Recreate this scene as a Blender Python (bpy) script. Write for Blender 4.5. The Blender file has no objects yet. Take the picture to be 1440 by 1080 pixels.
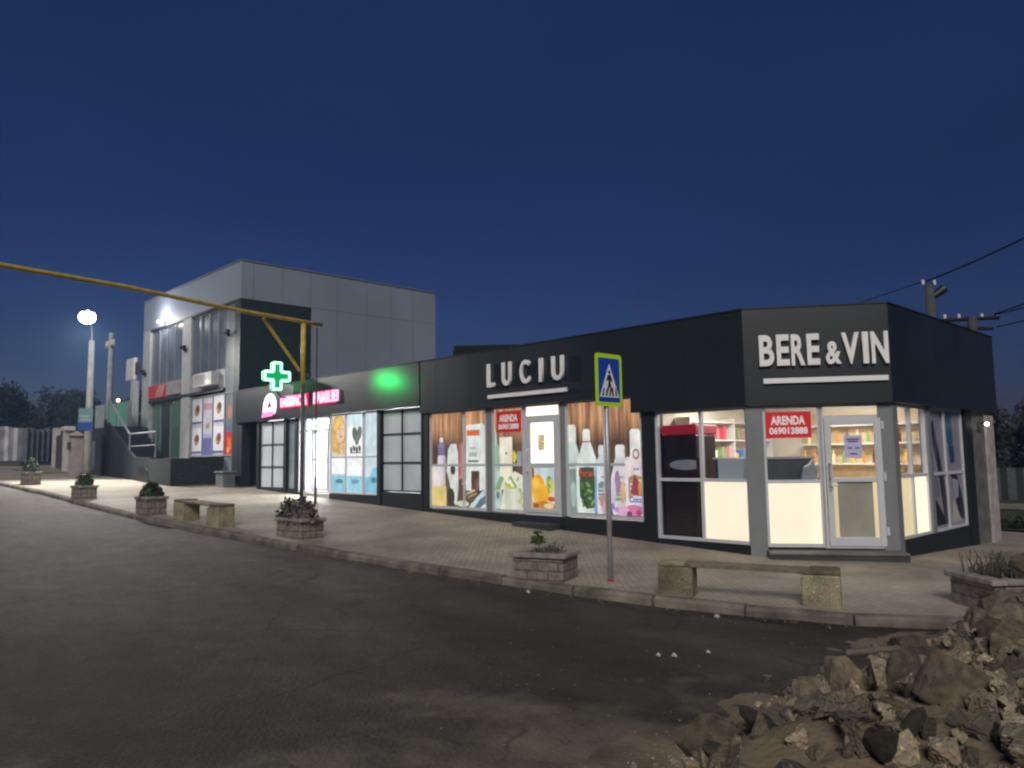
import bpy, bmesh, math, random
from mathutils import Vector, Matrix, noise, Quaternion
R = math.radians
random.seed(7)
sc = bpy.context.scene
COL = sc.collection

# ------------------------------------------------------------------ helpers
def lin(h):
    h = h.lstrip('#')
    o = []
    for i in (0, 2, 4):
        c = int(h[i:i+2], 16) / 255
        o.append(c / 12.92 if c <= .04045 else ((c + .055) / 1.055) ** 2.4)
    return (o[0], o[1], o[2], 1)

def gray(v, t=(1, 1, 1)):
    return (v*t[0], v*t[1], v*t[2], 1)

def clamp(x, a, b): return max(a, min(b, x))
def sstep(a, b, x):
    t = clamp((x-a)/(b-a), 0, 1); return t*t*(3-2*t)

def gz(x, y=0):
    """height of the pavement"""
    u = -x
    if u > 40: return 1.62
    if u > 0: return -.02 + .041*u
    return -.02 - .0175*min(x, 8) - .035*clamp(y-1.2, 0, 6)

class Fr:
    """facade frame: s along the wall, d outward, z up"""
    def __init__(s, ox, oy, sx, sy):
        s.o = (ox, oy); s.s = (sx, sy); s.n = (sy, -sx)
    def __call__(s, a, d, z):
        return (s.o[0] + a*s.s[0] + d*s.n[0], s.o[1] + a*s.s[1] + d*s.n[1], z)
FW = Fr(0, 0, 1, 0)
FW.n = (0, 1)                              # plain world frame (s=x, d=y)
FA = Fr(0, 0, 1, 0)                        # long street front
BL = math.hypot(1.72, 1.22)
FB = Fr(0, 0, 1.72/BL, 1.22/BL)            # chamfered corner
FC = Fr(1.72, 0, 0, 1)                     # side street front
FP = Fr(-18.87, 0, 0, 1)                   # side wall of the two storey building

class MB:
    def __init__(s, F=FW):
        s.v = []; s.f = []; s.m = []; s.F = F
    def add(s, vs, fs, mi=0):
        b = len(s.v); s.v += [tuple(v) for v in vs]
        for f in fs: s.f.append([b+i for i in f]); s.m.append(mi)
        return s
    def box(s, a0, a1, d0, d1, z0, z1, mi=0):
        F = s.F
        vs = [F(a, d, z) for z in (z0, z1) for d in (d0, d1) for a in (a0, a1)]
        return s.add(vs, [(0,1,3,2), (4,6,7,5), (0,4,5,1), (2,3,7,6), (0,2,6,4), (1,5,7,3)], mi)
    def prism(s, pts, d0, d1, mi=0):
        """polygon in (s, z) thickened from d0 to d1"""
        n = len(pts); F = s.F
        vs = [F(a, d0, z) for a, z in pts] + [F(a, d1, z) for a, z in pts]
        fs = [tuple(range(n)), tuple(range(2*n-1, n-1, -1))] + [(i, (i+1) % n, n+(i+1) % n, n+i) for i in range(n)]
        return s.add(vs, fs, mi)
    def slab(s, pts, z0, z1, mi=0):
        """polygon in world (x, y) thickened in z"""
        n = len(pts)
        vs = [(a, b, z0) for a, b in pts] + [(a, b, z1) for a, b in pts]
        fs = [tuple(range(n-1, -1, -1)), tuple(range(n, 2*n))] + [(i, (i+1) % n, n+(i+1) % n, n+i) for i in range(n)]
        return s.add(vs, fs, mi)
    def flat(s, pts, d, mi=0):
        return s.add([s.F(a, d, z) for a, z in pts], [tuple(range(len(pts)))], mi)
    def tube(s, path, r, n=8, mi=0, r2=None):
        P = [Vector(p) for p in path]; rings = []
        for i, p in enumerate(P):
            t = (P[min(i+1, len(P)-1)] - P[max(i-1, 0)]).normalized()
            a = t.cross(Vector((0, 0, 1)))
            if a.length < .05: a = t.cross(Vector((0, 1, 0)))
            a.normalize(); b = t.cross(a)
            rr = r if r2 is None else r + (r2-r)*i/(len(P)-1)
            rings.append([p + (a*math.cos(2*math.pi*k/n) + b*math.sin(2*math.pi*k/n))*rr for k in range(n)])
        vs = [v for q in rings for v in q]; fs = []
        for i in range(len(P)-1):
            for k in range(n):
                fs.append((i*n+k, i*n+(k+1) % n, (i+1)*n+(k+1) % n, (i+1)*n+k))
        fs.append(tuple(range(n-1, -1, -1))); fs.append(tuple(range((len(P)-1)*n, len(P)*n)))
        return s.add(vs, fs, mi)
    def ell(s, c, rx, ry, rz, n=16, k=9, mi=0):
        vs = []; fs = []
        for j in range(k+1):
            th = math.pi*j/k
            for i in range(n):
                ph = 2*math.pi*i/n
                vs.append((c[0]+rx*math.sin(th)*math.cos(ph), c[1]+ry*math.sin(th)*math.sin(ph), c[2]+rz*math.cos(th)))
        for j in range(k):
            for i in range(n):
                fs.append((j*n+i, (j+1)*n+i, (j+1)*n+(i+1) % n, j*n+(i+1) % n))
        return s.add(vs, fs, mi)
    def build(s, name, mats, parent=None, bevel=0, smooth=False, sub=0):
        off = Vector((0, 0, 0)); p = parent
        while p is not None: off += p.location; p = p.parent
        me = bpy.data.meshes.new(name)
        me.from_pydata([tuple(Vector(v)-off) for v in s.v], [], s.f)
        if not isinstance(mats, (list, tuple)): mats = [mats]
        for m in mats: me.materials.append(m)
        for p_, mi in zip(me.polygons, s.m): p_.material_index = mi; p_.use_smooth = smooth
        bm = bmesh.new(); bm.from_mesh(me)
        if smooth: bmesh.ops.remove_doubles(bm, verts=bm.verts, dist=1e-5)
        bmesh.ops.recalc_face_normals(bm, faces=bm.faces); bm.to_mesh(me); bm.free()
        o = bpy.data.objects.new(name, me); COL.objects.link(o)
        if parent: o.parent = parent
        if bevel:
            b = o.modifiers.new('bevel', 'BEVEL'); b.width = bevel; b.segments = 2; b.limit_method = 'ANGLE'
        return o

def tag(o, label=None, cat=None, group=None, kind=None):
    if label: o['label'] = label
    if cat: o['category'] = cat
    if group: o['group'] = group
    if kind: o['kind'] = kind
    return o
def empty(name, loc, label, cat, group=None):
    o = bpy.data.objects.new(name, None); COL.objects.link(o); o.location = loc; o.empty_display_size = .2
    return tag(o, label, cat, group)
def kids(o): return [c for c in bpy.data.objects if c.parent == o]
def dup(o, loc=None, rz=None, label=None, scale=None):
    def rec(a, par):
        c = a.copy(); COL.objects.link(c)
        if par: c.parent = par
        for k in kids(a): rec(k, c)
        return c
    c = rec(o, None)
    if loc is not None: c.location = loc
    if rz is not None: c.rotation_euler = (0, 0, rz)
    if label: c['label'] = label
    if scale: c.scale = scale
    return c

# ---------------------------------------------------------------- materials
_mc = {}
def newmat(name):
    m = bpy.data.materials.new(name); m.use_nodes = True
    nt = m.node_tree; return m, nt, nt.nodes['Principled BSDF'], nt.nodes.new, nt.links.new
def mat(name, col, rough=.7, metal=0., var=.18, scale=4., bump=0., bscale=40., spec=.4):
    """base colour with soft blotches and fine grain"""
    if name in _mc: return _mc[name]
    m, nt, b, N, L = newmat(name)
    b.inputs['Roughness'].default_value = rough; b.inputs['Metallic'].default_value = metal
    b.inputs['Specular IOR Level'].default_value = spec
    tc = N('ShaderNodeTexCoord')
    n1 = N('ShaderNodeTexNoise'); n1.inputs['Scale'].default_value = scale; n1.inputs['Detail'].default_value = 6
    L(tc.outputs['Object'], n1.inputs['Vector'])
    r = N('ShaderNodeValToRGB')
    r.color_ramp.elements[0].position = .3; r.color_ramp.elements[1].position = .72
    r.color_ramp.elements[0].color = [c*(1-var) for c in col[:3]] + [1]
    r.color_ramp.elements[1].color = [min(1, c*(1+var)) for c in col[:3]] + [1]
    L(n1.outputs['Fac'], r.inputs['Fac']); L(r.outputs['Color'], b.inputs['Base Color'])
    if bump:
        n2 = N('ShaderNodeTexNoise'); n2.inputs['Scale'].default_value = bscale; n2.inputs['Detail'].default_value = 8
        L(tc.outputs['Object'], n2.inputs['Vector'])
        bp = N('ShaderNodeBump'); bp.inputs['Strength'].default_value = bump; bp.inputs['Distance'].default_value = .02
        L(n2.outputs['Fac'], bp.inputs['Height']); L(bp.outputs['Normal'], b.inputs['Normal'])
    _mc[name] = m; return m
def emi(name, col, st, base=None, rough=.4):
    if name in _mc: return _mc[name]
    m, nt, b, N, L = newmat(name)
    b.inputs['Base Color'].default_value = base or col; b.inputs['Roughness'].default_value = rough
    b.inputs['Emission Color'].default_value = col; b.inputs['Emission Strength'].default_value = st
    _mc[name] = m; return m
def film(h, st=.92):
    """one printed colour of a back-lit window film"""
    name = 'film_%s_%g' % (h, st)
    if name in _mc: return _mc[name]
    m, nt, b, N, L = newmat(name); c = lin(h)
    tc = N('ShaderNodeTexCoord'); mp = N('ShaderNodeMapping'); mp.inputs['Scale'].default_value = (2.2, 2.2, 1.6); L(tc.outputs['Object'], mp.inputs[0])
    n = N('ShaderNodeTexNoise'); n.inputs['Scale'].default_value = 2; n.inputs['Detail'].default_value = 5; L(mp.outputs[0], n.inputs['Vector'])
    r = N('ShaderNodeValToRGB'); r.color_ramp.elements[0].position = .33; r.color_ramp.elements[1].position = .68
    r.color_ramp.elements[0].color = [x*.78 for x in c[:3]]+[1]; r.color_ramp.elements[1].color = [min(1, x*1.12) for x in c[:3]]+[1]
    L(n.outputs[0], r.inputs[0]); L(r.outputs[0], b.inputs['Emission Color']); b.inputs['Emission Strength'].default_value = st
    b.inputs['Base Color'].default_value = gray(.05); b.inputs['Roughness'].default_value = .25
    _mc[name] = m; return m
def glass(name, tint=(.95, .97, 1), fres=1.45, rough=0.02):
    if name in _mc: return _mc[name]
    m = bpy.data.materials.new(name); m.use_nodes = True; nt = m.node_tree; nt.nodes.clear()
    N, L = nt.nodes.new, nt.links.new
    o = N('ShaderNodeOutputMaterial'); mx = N('ShaderNodeMixShader'); t = N('ShaderNodeBsdfTransparent'); g = N('ShaderNodeBsdfGlossy')
    lw = N('ShaderNodeLayerWeight'); lw.inputs[0].default_value = .5
    pw = N('ShaderNodeMath'); pw.operation = 'POWER'; pw.inputs[1].default_value = 5; L(lw.outputs['Facing'], pw.inputs[0])
    f = N('ShaderNodeMath'); f.operation = 'MULTIPLY_ADD'; f.inputs[1].default_value = .8; f.inputs[2].default_value = .04; L(pw.outputs[0], f.inputs[0])
    t.inputs[0].default_value = (*tint, 1); g.inputs['Roughness'].default_value = rough
    L(f.outputs[0], mx.inputs[0]); L(t.outputs[0], mx.inputs[1]); L(g.outputs[0], mx.inputs[2]); L(mx.outputs[0], o.inputs[0])
    _mc[name] = m; return m

def paver_mat():
    m, nt, b, N, L = newmat('paving')
    tc = N('ShaderNodeTexCoord'); mp = N('ShaderNodeMapping'); mp.inputs['Rotation'].default_value = (0, 0, R(45))
    L(tc.outputs['Object'], mp.inputs['Vector'])
    br = N('ShaderNodeTexBrick'); br.inputs['Scale'].default_value = 6; br.offset = .5
    br.inputs['Mortar Size'].default_value = .022; br.inputs['Brick Width'].default_value = 1.0; br.inputs['Row Height'].default_value = .5
    br.inputs['Color1'].default_value = (.37, .342, .29, 1); br.inputs['Color2'].default_value = (.315, .29, .245, 1); br.inputs['Mortar'].default_value = (.19, .17, .14, 1)
    L(mp.outputs[0], br.inputs['Vector'])
    n = N('ShaderNodeTexNoise'); n.inputs['Scale'].default_value = .9; n.inputs['Detail'].default_value = 7; L(tc.outputs['Object'], n.inputs['Vector'])
    r = N('ShaderNodeValToRGB'); r.color_ramp.elements[0].position = .3; r.color_ramp.elements[0].color = (.62, .6, .58, 1); r.color_ramp.elements[1].position = .7; r.color_ramp.elements[1].color = (1.15, 1.12, 1.05, 1)
    L(n.outputs['Fac'], r.inputs['Fac'])
    mx = N('ShaderNodeMix'); mx.data_type = 'RGBA'; mx.blend_type = 'MULTIPLY'; mx.inputs[0].default_value = 1
    L(br.outputs['Color'], mx.inputs[6]); L(r.outputs['Color'], mx.inputs[7]); L(mx.outputs[2], b.inputs['Base Color'])
    n2 = N('ShaderNodeTexNoise'); n2.inputs['Scale'].default_value = 60; n2.inputs['Detail'].default_value = 4; L(tc.outputs['Object'], n2.inputs['Vector'])
    ad = N('ShaderNodeMath'); ad.operation = 'MULTIPLY_ADD'; ad.inputs[1].default_value = -1.0; L(br.outputs['Fac'], ad.inputs[0]); L(n2.outputs['Fac'], ad.inputs[2])
    bp = N('ShaderNodeBump'); bp.inputs['Strength'].default_value = .5; bp.inputs['Distance'].default_value = .008
    L(ad.outputs[0], bp.inputs['Height']); L(bp.outputs[0], b.inputs['Normal'])
    b.inputs['Roughness'].default_value = .75
    return m
def asphalt_mat():
    m, nt, b, N, L = newmat('asphalt')
    tc = N('ShaderNodeTexCoord')
    n = N('ShaderNodeTexNoise'); n.inputs['Scale'].default_value = .45; n.inputs['Detail'].default_value = 9; n.inputs['Roughness'].default_value = .62
    mp = N('ShaderNodeMapping'); mp.inputs['Rotation'].default_value = (0, 0, R(8)); mp.inputs['Scale'].default_value = (.45, 1.2, 1)
    L(tc.outputs['Object'], mp.inputs[0]); L(mp.outputs[0], n.inputs['Vector'])
    # dry dusty tarmac towards the far end of the street, fresh dark patch by the rubble
    sep = N('ShaderNodeSeparateXYZ'); L(tc.outputs['Object'], sep.inputs[0])
    mr = N('ShaderNodeMapRange'); mr.inputs[1].default_value = -9; mr.inputs[2].default_value = 1.0; mr.inputs[3].default_value = .17; mr.inputs[4].default_value = -.07
    L(sep.outputs['X'], mr.inputs[0])
    ad = N('ShaderNodeMath'); ad.operation = 'ADD'; sq = N('ShaderNodeMapRange'); sq.inputs[1].default_value = .2; sq.inputs[2].default_value = .8; sq.inputs[3].default_value = .3; sq.inputs[4].default_value = .66; L(n.outputs['Fac'], sq.inputs[0]); L(sq.outputs[0], ad.inputs[0]); L(mr.outputs[0], ad.inputs[1])
    r = N('ShaderNodeValToRGB'); e = r.color_ramp.elements
    e[0].position = .36; e[0].color = (.022, .0185, .0145, 1); e[1].position = .78; e[1].color = (.135, .124, .122, 1)
    k = e.new(.5); k.color = (.058, .05, .043, 1); k = e.new(.6); k.color = (.09, .082, .079, 1)
    L(ad.outputs[0], r.inputs['Fac'])
    v = N('ShaderNodeTexVoronoi'); v.inputs['Scale'].default_value = 55; L(tc.outputs['Object'], v.inputs['Vector'])
    r2 = N('ShaderNodeValToRGB'); r2.color_ramp.elements[0].color = (2.1, 2.0, 1.9, 1); r2.color_ramp.elements[0].position = .08; r2.color_ramp.elements[1].color = (.82, .82, .82, 1); r2.color_ramp.elements[1].position = .45
    L(v.outputs['Distance'], r2.inputs['Fac'])
    mx = N('ShaderNodeMix'); mx.data_type = 'RGBA'; mx.blend_type = 'MULTIPLY'; mx.inputs[0].default_value = 1
    L(r.outputs[0], mx.inputs[6]); L(r2.outputs[0], mx.inputs[7])
    mo = N('ShaderNodeTexNoise'); mo.inputs['Scale'].default_value = 3.2; mo.inputs['Detail'].default_value = 10; mo.inputs['Roughness'].default_value = .7; L(tc.outputs['Object'], mo.inputs['Vector'])
    mw = N('ShaderNodeValToRGB'); mw.color_ramp.elements[0].position = .32; mw.color_ramp.elements[0].color = (.62, .58, .54, 1); mw.color_ramp.elements[1].position = .7; mw.color_ramp.elements[1].color = (1.4, 1.36, 1.3, 1); L(mo.outputs[0], mw.inputs[0])
    mz = N('ShaderNodeMix'); mz.data_type = 'RGBA'; mz.blend_type = 'MULTIPLY'; mz.inputs[0].default_value = 1; L(mx.outputs[2], mz.inputs[6]); L(mw.outputs[0], mz.inputs[7]); mx = mz
    dn = N('ShaderNodeTexNoise'); dn.inputs['Scale'].default_value = 1.1; dn.inputs['Detail'].default_value = 8; dn.inputs['Roughness'].default_value = .65; L(tc.outputs['Object'], dn.inputs['Vector'])
    dy = N('ShaderNodeMapRange'); dy.inputs[1].default_value = -5.6; dy.inputs[2].default_value = -8; dy.inputs[3].default_value = -.1; dy.inputs[4].default_value = .12; L(sep.outputs['Y'], dy.inputs[0])
    da = N('ShaderNodeMath'); da.operation = 'ADD'; L(dn.outputs['Fac'], da.inputs[0])
    dx = N('ShaderNodeMapRange'); dx.inputs[1].default_value = .2; dx.inputs[2].default_value = 2.8; dx.inputs[3].default_value = -.28; dx.inputs[4].default_value = 0; L(sep.outputs['X'], dx.inputs[0])
    d2 = N('ShaderNodeMath'); d2.operation = 'ADD'; L(dy.outputs[0], d2.inputs[0]); L(dx.outputs[0], d2.inputs[1]); L(d2.outputs[0], da.inputs[1])
    dr = N('ShaderNodeValToRGB'); dr.color_ramp.elements[0].position = .5; dr.color_ramp.elements[1].position = .74; L(da.outputs[0], dr.inputs[0])
    dm = N('ShaderNodeMix'); dm.data_type = 'RGBA'; dm.inputs[7].default_value = (.165, .137, .1, 1); L(dr.outputs[0], dm.inputs[0]); L(mx.outputs[2], dm.inputs[6])
    cw = N('ShaderNodeTexNoise'); cw.inputs['Scale'].default_value = 2.5; cw.inputs['Detail'].default_value = 5; L(tc.outputs['Object'], cw.inputs['Vector'])
    cm = N('ShaderNodeMix'); cm.data_type = 'RGBA'; cm.inputs[0].default_value = .22; L(tc.outputs['Object'], cm.inputs[6]); L(cw.outputs['Color'], cm.inputs[7])
    cv = N('ShaderNodeTexVoronoi'); cv.feature = 'DISTANCE_TO_EDGE'; cv.inputs['Scale'].default_value = .75; L(cm.outputs[2], cv.inputs['Vector'])
    cr = N('ShaderNodeValToRGB'); cr.color_ramp.elements[0].color = (.45, .45, .45, 1); cr.color_ramp.elements[0].position = .004; cr.color_ramp.elements[1].color = (1, 1, 1, 1); cr.color_ramp.elements[1].position = .014; L(cv.outputs['Distance'], cr.inputs[0])
    ck = N('ShaderNodeMapRange'); ck.inputs[1].default_value = .5; ck.inputs[2].default_value = .58; L(n.outputs['Fac'], ck.inputs[0])
    cx = N('ShaderNodeMix'); cx.data_type = 'RGBA'; cx.blend_type = 'MULTIPLY'; L(ck.outputs[0], cx.inputs[0]); L(dm.outputs[2], cx.inputs[6]); L(cr.outputs[0], cx.inputs[7]); L(cx.outputs[2], b.inputs['Base Color'])
    n2 = N('ShaderNodeTexNoise'); n2.inputs['Scale'].default_value = 35; n2.inputs['Detail'].default_value = 8; L(tc.outputs['Object'], n2.inputs['Vector'])
    bp = N('ShaderNodeBump'); bp.inputs['Strength'].default_value = .7; bp.inputs['Distance'].default_value = .03
    L(n2.outputs['Fac'], bp.inputs['Height']); L(bp.outputs[0], b.inputs['Normal'])
    b.inputs['Roughness'].default_value = .8
    return m
def block_mat(name, c1, c2, mortar, scale=3.2):
    """rough stone blocks on upright faces"""
    m, nt, b, N, L = newmat(name)
    tc = N('ShaderNodeTexCoord'); sep = N('ShaderNodeSeparateXYZ'); L(tc.outputs['Object'], sep.inputs[0])
    a = N('ShaderNodeMath'); a.operation = 'ADD'; L(sep.outputs['X'], a.inputs[0]); L(sep.outputs['Y'], a.inputs[1])
    cb = N('ShaderNodeCombineXYZ'); L(a.outputs[0], cb.inputs[0]); L(sep.outputs['Z'], cb.inputs[1])
    br = N('ShaderNodeTexBrick'); br.inputs['Scale'].default_value = scale; br.inputs['Mortar Size'].default_value = .03
    br.inputs['Brick Width'].default_value = .75; br.inputs['Row Height'].default_value = .3; br.inputs['Mortar Smooth'].default_value = .4
    br.inputs['Color1'].default_value = c1; br.inputs['Color2'].default_value = c2; br.inputs['Mortar'].default_value = mortar
    L(cb.outputs[0], br.inputs['Vector'])
    n = N('ShaderNodeTexNoise'); n.inputs['Scale'].default_value = 14; n.inputs['Detail'].default_value = 6; L(tc.outputs['Object'], n.inputs['Vector'])
    r = N('ShaderNodeValToRGB'); r.color_ramp.elements[0].color = (.55, .55, .55, 1); r.color_ramp.elements[0].position = .3; r.color_ramp.elements[1].color = (1.25, 1.22, 1.15, 1); r.color_ramp.elements[1].position = .7
    L(n.outputs[0], r.inputs[0])
    mx = N('ShaderNodeMix'); mx.data_type = 'RGBA'; mx.blend_type = 'MULTIPLY'; mx.inputs[0].default_value = 1
    L(br.outputs['Color'], mx.inputs[6]); L(r.outputs[0], mx.inputs[7]); L(mx.outputs[2], b.inputs['Base Color'])
    ad = N('ShaderNodeMath'); ad.operation = 'MULTIPLY_ADD'; ad.inputs[1].default_value = -1.5; L(br.outputs['Fac'], ad.inputs[0]); L(n.outputs['Fac'], ad.inputs[2])
    bp = N('ShaderNodeBump'); bp.inputs['Strength'].default_value = .9; bp.inputs['Distance'].default_value = .02
    L(ad.outputs[0], bp.inputs['Height']); L(bp.outputs[0], b.inputs['Normal']); b.inputs['Roughness'].default_value = .85
    return m
def aggregate_mat(name, col, bd=.03):
    """exposed aggregate concrete / broken stone: speckled, rough"""
    m, nt, b, N, L = newmat(name)
    tc = N('ShaderNodeTexCoord')
    v = N('ShaderNodeTexVoronoi'); v.inputs['Scale'].default_value = 75; L(tc.outputs['Object'], v.inputs['Vector'])
    n = N('ShaderNodeTexNoise'); n.inputs['Scale'].default_value = 3.5; n.inputs['Detail'].default_value = 9; L(tc.outputs['Object'], n.inputs['Vector'])
    r = N('ShaderNodeValToRGB'); r.color_ramp.elements[0].position = .3; r.color_ramp.elements[1].position = .7
    r.color_ramp.elements[0].color = [c*.5 for c in col[:3]]+[1]; r.color_ramp.elements[1].color = [c*1.3 for c in col[:3]]+[1]
    L(n.outputs['Fac'], r.inputs['Fac'])
    mx = N('ShaderNodeMix'); mx.data_type = 'RGBA'; mx.blend_type = 'OVERLAY'; mx.inputs[0].default_value = .45
    hs = N('ShaderNodeHueSaturation'); hs.inputs['Saturation'].default_value = .15; L(v.outputs['Color'], hs.inputs['Color'])
    L(r.outputs[0], mx.inputs[6]); L(hs.outputs[0], mx.inputs[7])
    v2 = N('ShaderNodeTexVoronoi'); v2.inputs['Scale'].default_value = 26; L(tc.outputs['Object'], v2.inputs['Vector'])
    fl = N('ShaderNodeValToRGB'); fl.color_ramp.elements[0].position = .1; fl.color_ramp.elements[0].color = (2.6, 2.5, 2.3, 1); fl.color_ramp.elements[1].position = .2; fl.color_ramp.elements[1].color = (1, 1, 1, 1); L(v2.outputs['Distance'], fl.inputs[0])
    fm = N('ShaderNodeMix'); fm.data_type = 'RGBA'; fm.blend_type = 'MULTIPLY'; fm.inputs[0].default_value = .8; L(mx.outputs[2], fm.inputs[6]); L(fl.outputs[0], fm.inputs[7]); mx = fm
    oi = N('ShaderNodeObjectInfo'); rr = N('ShaderNodeMapRange'); rr.inputs[3].default_value = .5; rr.inputs[4].default_value = 1.5; gi = N('ShaderNodeNewGeometry'); fa = N('ShaderNodeMath'); fa.operation = 'ADD'; L(oi.outputs['Random'], fa.inputs[0]); L(gi.outputs['Random Per Island'], fa.inputs[1]); fr_ = N('ShaderNodeMath'); fr_.operation = 'FRACT'; L(fa.outputs[0], fr_.inputs[0]); L(fr_.outputs[0], rr.inputs[0])
    mv = N('ShaderNodeMix'); mv.data_type = 'RGBA'; mv.blend_type = 'MULTIPLY'; mv.inputs[0].default_value = 1; L(mx.outputs[2], mv.inputs[6]); L(rr.outputs[0], mv.inputs[7]); L(mv.outputs[2], b.inputs['Base Color'])
    ad = N('ShaderNodeMath'); ad.operation = 'ADD'; n3 = N('ShaderNodeTexNoise'); n3.inputs['Scale'].default_value = 18; n3.inputs['Detail'].default_value = 9; L(tc.outputs['Object'], n3.inputs['Vector'])
    L(v.outputs['Distance'], ad.inputs[0]); L(n3.outputs['Fac'], ad.inputs[1])
    bp = N('ShaderNodeBump'); bp.inputs['Strength'].default_value = .7; bp.inputs['Distance'].default_value = bd
    L(ad.outputs[0], bp.inputs['Height']); L(bp.outputs[0], b.inputs['Normal']); b.inputs['Roughness'].default_value = .9
    return m
def wood_film():
    """back-lit print of upright wooden planks above a dark brown band"""
    m, nt, b, N, L = newmat('plank_print')
    tc = N('ShaderNodeTexCoord'); sep = N('ShaderNodeSeparateXYZ'); L(tc.outputs['Object'], sep.inputs[0])
    mp = N('ShaderNodeMapping'); mp.inputs['Scale'].default_value = (7, 7, .35); L(tc.outputs['Object'], mp.inputs[0])
    n = N('ShaderNodeTexNoise'); n.inputs['Scale'].default_value = 2.2; n.inputs['Detail'].default_value = 7; L(mp.outputs[0], n.inputs['Vector'])
    up = N('ShaderNodeValToRGB'); e = up.color_ramp.elements
    e[0].position = .32; e[0].color = lin('#6e4630'); e[1].position = .72; e[1].color = lin('#dda878'); L(n.outputs[0], up.inputs[0])
    lo = N('ShaderNodeValToRGB'); e = lo.color_ramp.elements
    e[0].position = .32; e[0].color = lin('#2c2018'); e[1].position = .72; e[1].color = lin('#6b4c38'); L(n.outputs[0], lo.inputs[0])
    mr = N('ShaderNodeMapRange'); mr.inputs[1].default_value = 1.85; mr.inputs[2].default_value = 2.3; L(sep.outputs['Z'], mr.inputs[0])
    n4 = N('ShaderNodeTexNoise'); n4.inputs['Scale'].default_value = 1.4; L(tc.outputs['Object'], n4.inputs['Vector'])
    mu = N('ShaderNodeMath'); mu.operation = 'MULTIPLY'; L(mr.outputs[0], mu.inputs[0]); mu.inputs[1].default_value = 1.0
    mx = N('ShaderNodeMix'); mx.data_type = 'RGBA'; L(mu.outputs[0], mx.inputs[0]); L(lo.outputs[0], mx.inputs[6]); L(up.outputs[0], mx.inputs[7])
    L(mx.outputs[2], b.inputs['Emission Color']); b.inputs['Emission Strength'].default_value = 1.15
    b.inputs['Base Color'].default_value = gray(.05); b.inputs['Roughness'].default_value = .25
    return m
def leaf_mat(name, col):
    m, nt, b, N, L = newmat(name)
    oi = N('ShaderNodeNewGeometry'); r = N('ShaderNodeValToRGB')
    r.color_ramp.elements[0].color = [c*.5 for c in col[:3]]+[1]; r.color_ramp.elements[1].color = [c*1.5 for c in col[:3]]+[1]
    L(oi.outputs['Random Per Island'], r.inputs[0]); L(r.outputs[0], b.inputs['Base Color']); b.inputs['Roughness'].default_value = .6
    return m

PAVE = paver_mat(); ASPH = asphalt_mat(); WOODF = wood_film()
STONE = block_mat('planter_blocks', (.25, .215, .195, 1), (.215, .187, .17, 1), (.15, .13, .115, 1), 2.6)
DARKSTONE = block_mat('dark_blocks', (.024, .03, .037, 1), (.018, .023, .029, 1), (.009, .011, .014, 1), 2.6)
AGG = aggregate_mat('aggregate', (.21, .185, .125, 1), .008); RUB = aggregate_mat('broken_concrete', (.2, .165, .118, 1), .01); RUB2 = aggregate_mat('broken_tarmac', (.075, .062, .048, 1), .01)
KERB = mat('kerb_stone', (.165, .147, .125, 1), .9, var=.6, scale=3, bump=.5, bscale=30)
DIRT = mat('dirt', (.165, .13, .09, 1), .95, var=.4, scale=2.5, bump=1, bscale=22)
SOIL = mat('soil', (.05, .042, .034, 1), .95, var=.3, bump=1)
ANTH = mat('anthracite_panel', (.0145, .0195, .0245, 1), .36, var=.18, scale=.8, bump=.05, bscale=1.3, spec=.6)
ANTHD = mat('dark_plinth', (.012, .015, .02, 1), .55, var=.2, scale=2)
GREYM = mat('grey_metal', (.2, .215, .235, 1), .5, var=.08)
PVC = mat('pvc_frame', (.58, .6, .66, 1), .35, var=.05)
WHITEM = mat('white_paint', (.72, .72, .74, 1), .5, var=.06)
ROOMW = mat('room_wall', (.78, .74, .65, 1), .8, var=.05)
PHARW = mat('pharmacy_wall', (.85, .87, .88, 1), .7, var=.03)
def frosted(name, col, st):
    m, nt, b, N, L = newmat(name); b.inputs['Base Color'].default_value = gray(.1); b.inputs['Emission Color'].default_value = col; b.inputs['Emission Strength'].default_value = st; b.inputs['Roughness'].default_value = .3
    t = N('ShaderNodeBsdfTranslucent'); t.inputs[0].default_value = (.42, .4, .37, 1); a = N('ShaderNodeAddShader'); L(b.outputs[0], a.inputs[0]); L(t.outputs[0], a.inputs[1]); L(a.outputs[0], nt.nodes['Material Output'].inputs['Surface'])
    tc = N('ShaderNodeTexCoord'); n = N('ShaderNodeTexNoise'); n.inputs['Scale'].default_value = 2.4; n.inputs['Detail'].default_value = 6; L(tc.outputs['Object'], n.inputs['Vector'])
    r = N('ShaderNodeValToRGB'); r.color_ramp.elements[0].position = .3; r.color_ramp.elements[1].position = .7; r.color_ramp.elements[0].color = [x*.9 for x in col[:3]]+[1]; r.color_ramp.elements[1].color = col; L(n.outputs[0], r.inputs[0]); L(r.outputs[0], b.inputs['Emission Color'])
    return m
CREAM = frosted('frosted_film', lin('#ffecd2'), .74)
CREAM2 = frosted('frosted_film_yellow', lin('#efdcaa'), .42)
GL = glass('clear_glass'); GLB = mat('blue_dusk_glass', (.11, .14, .18, 1), .22, var=.3, scale=1.2, spec=.9)
TILE = mat('tile_panel', (.6, .65, .74, 1), .45, var=.12, scale=1.2)
LETTER = mat('letter_white', (.86, .86, .9, 1), .45, var=.04)
WALLG = mat('grey_panel', (.235, .275, .36, 1), .6, var=.12, scale=.35)
POLEC = mat('concrete_pole', (.34, .35, .35, 1), .8, var=.25, scale=3, bump=.3)
YEL = mat('yellow_paint', (.52, .38, .06, 1), .5, var=.25, scale=6)
POST_SHADE = mat('shaded_post_brown', (.06, .045, .04, 1), .7, var=.4, scale=8)  # dark brown carries the shade on the second pipe post
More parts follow.
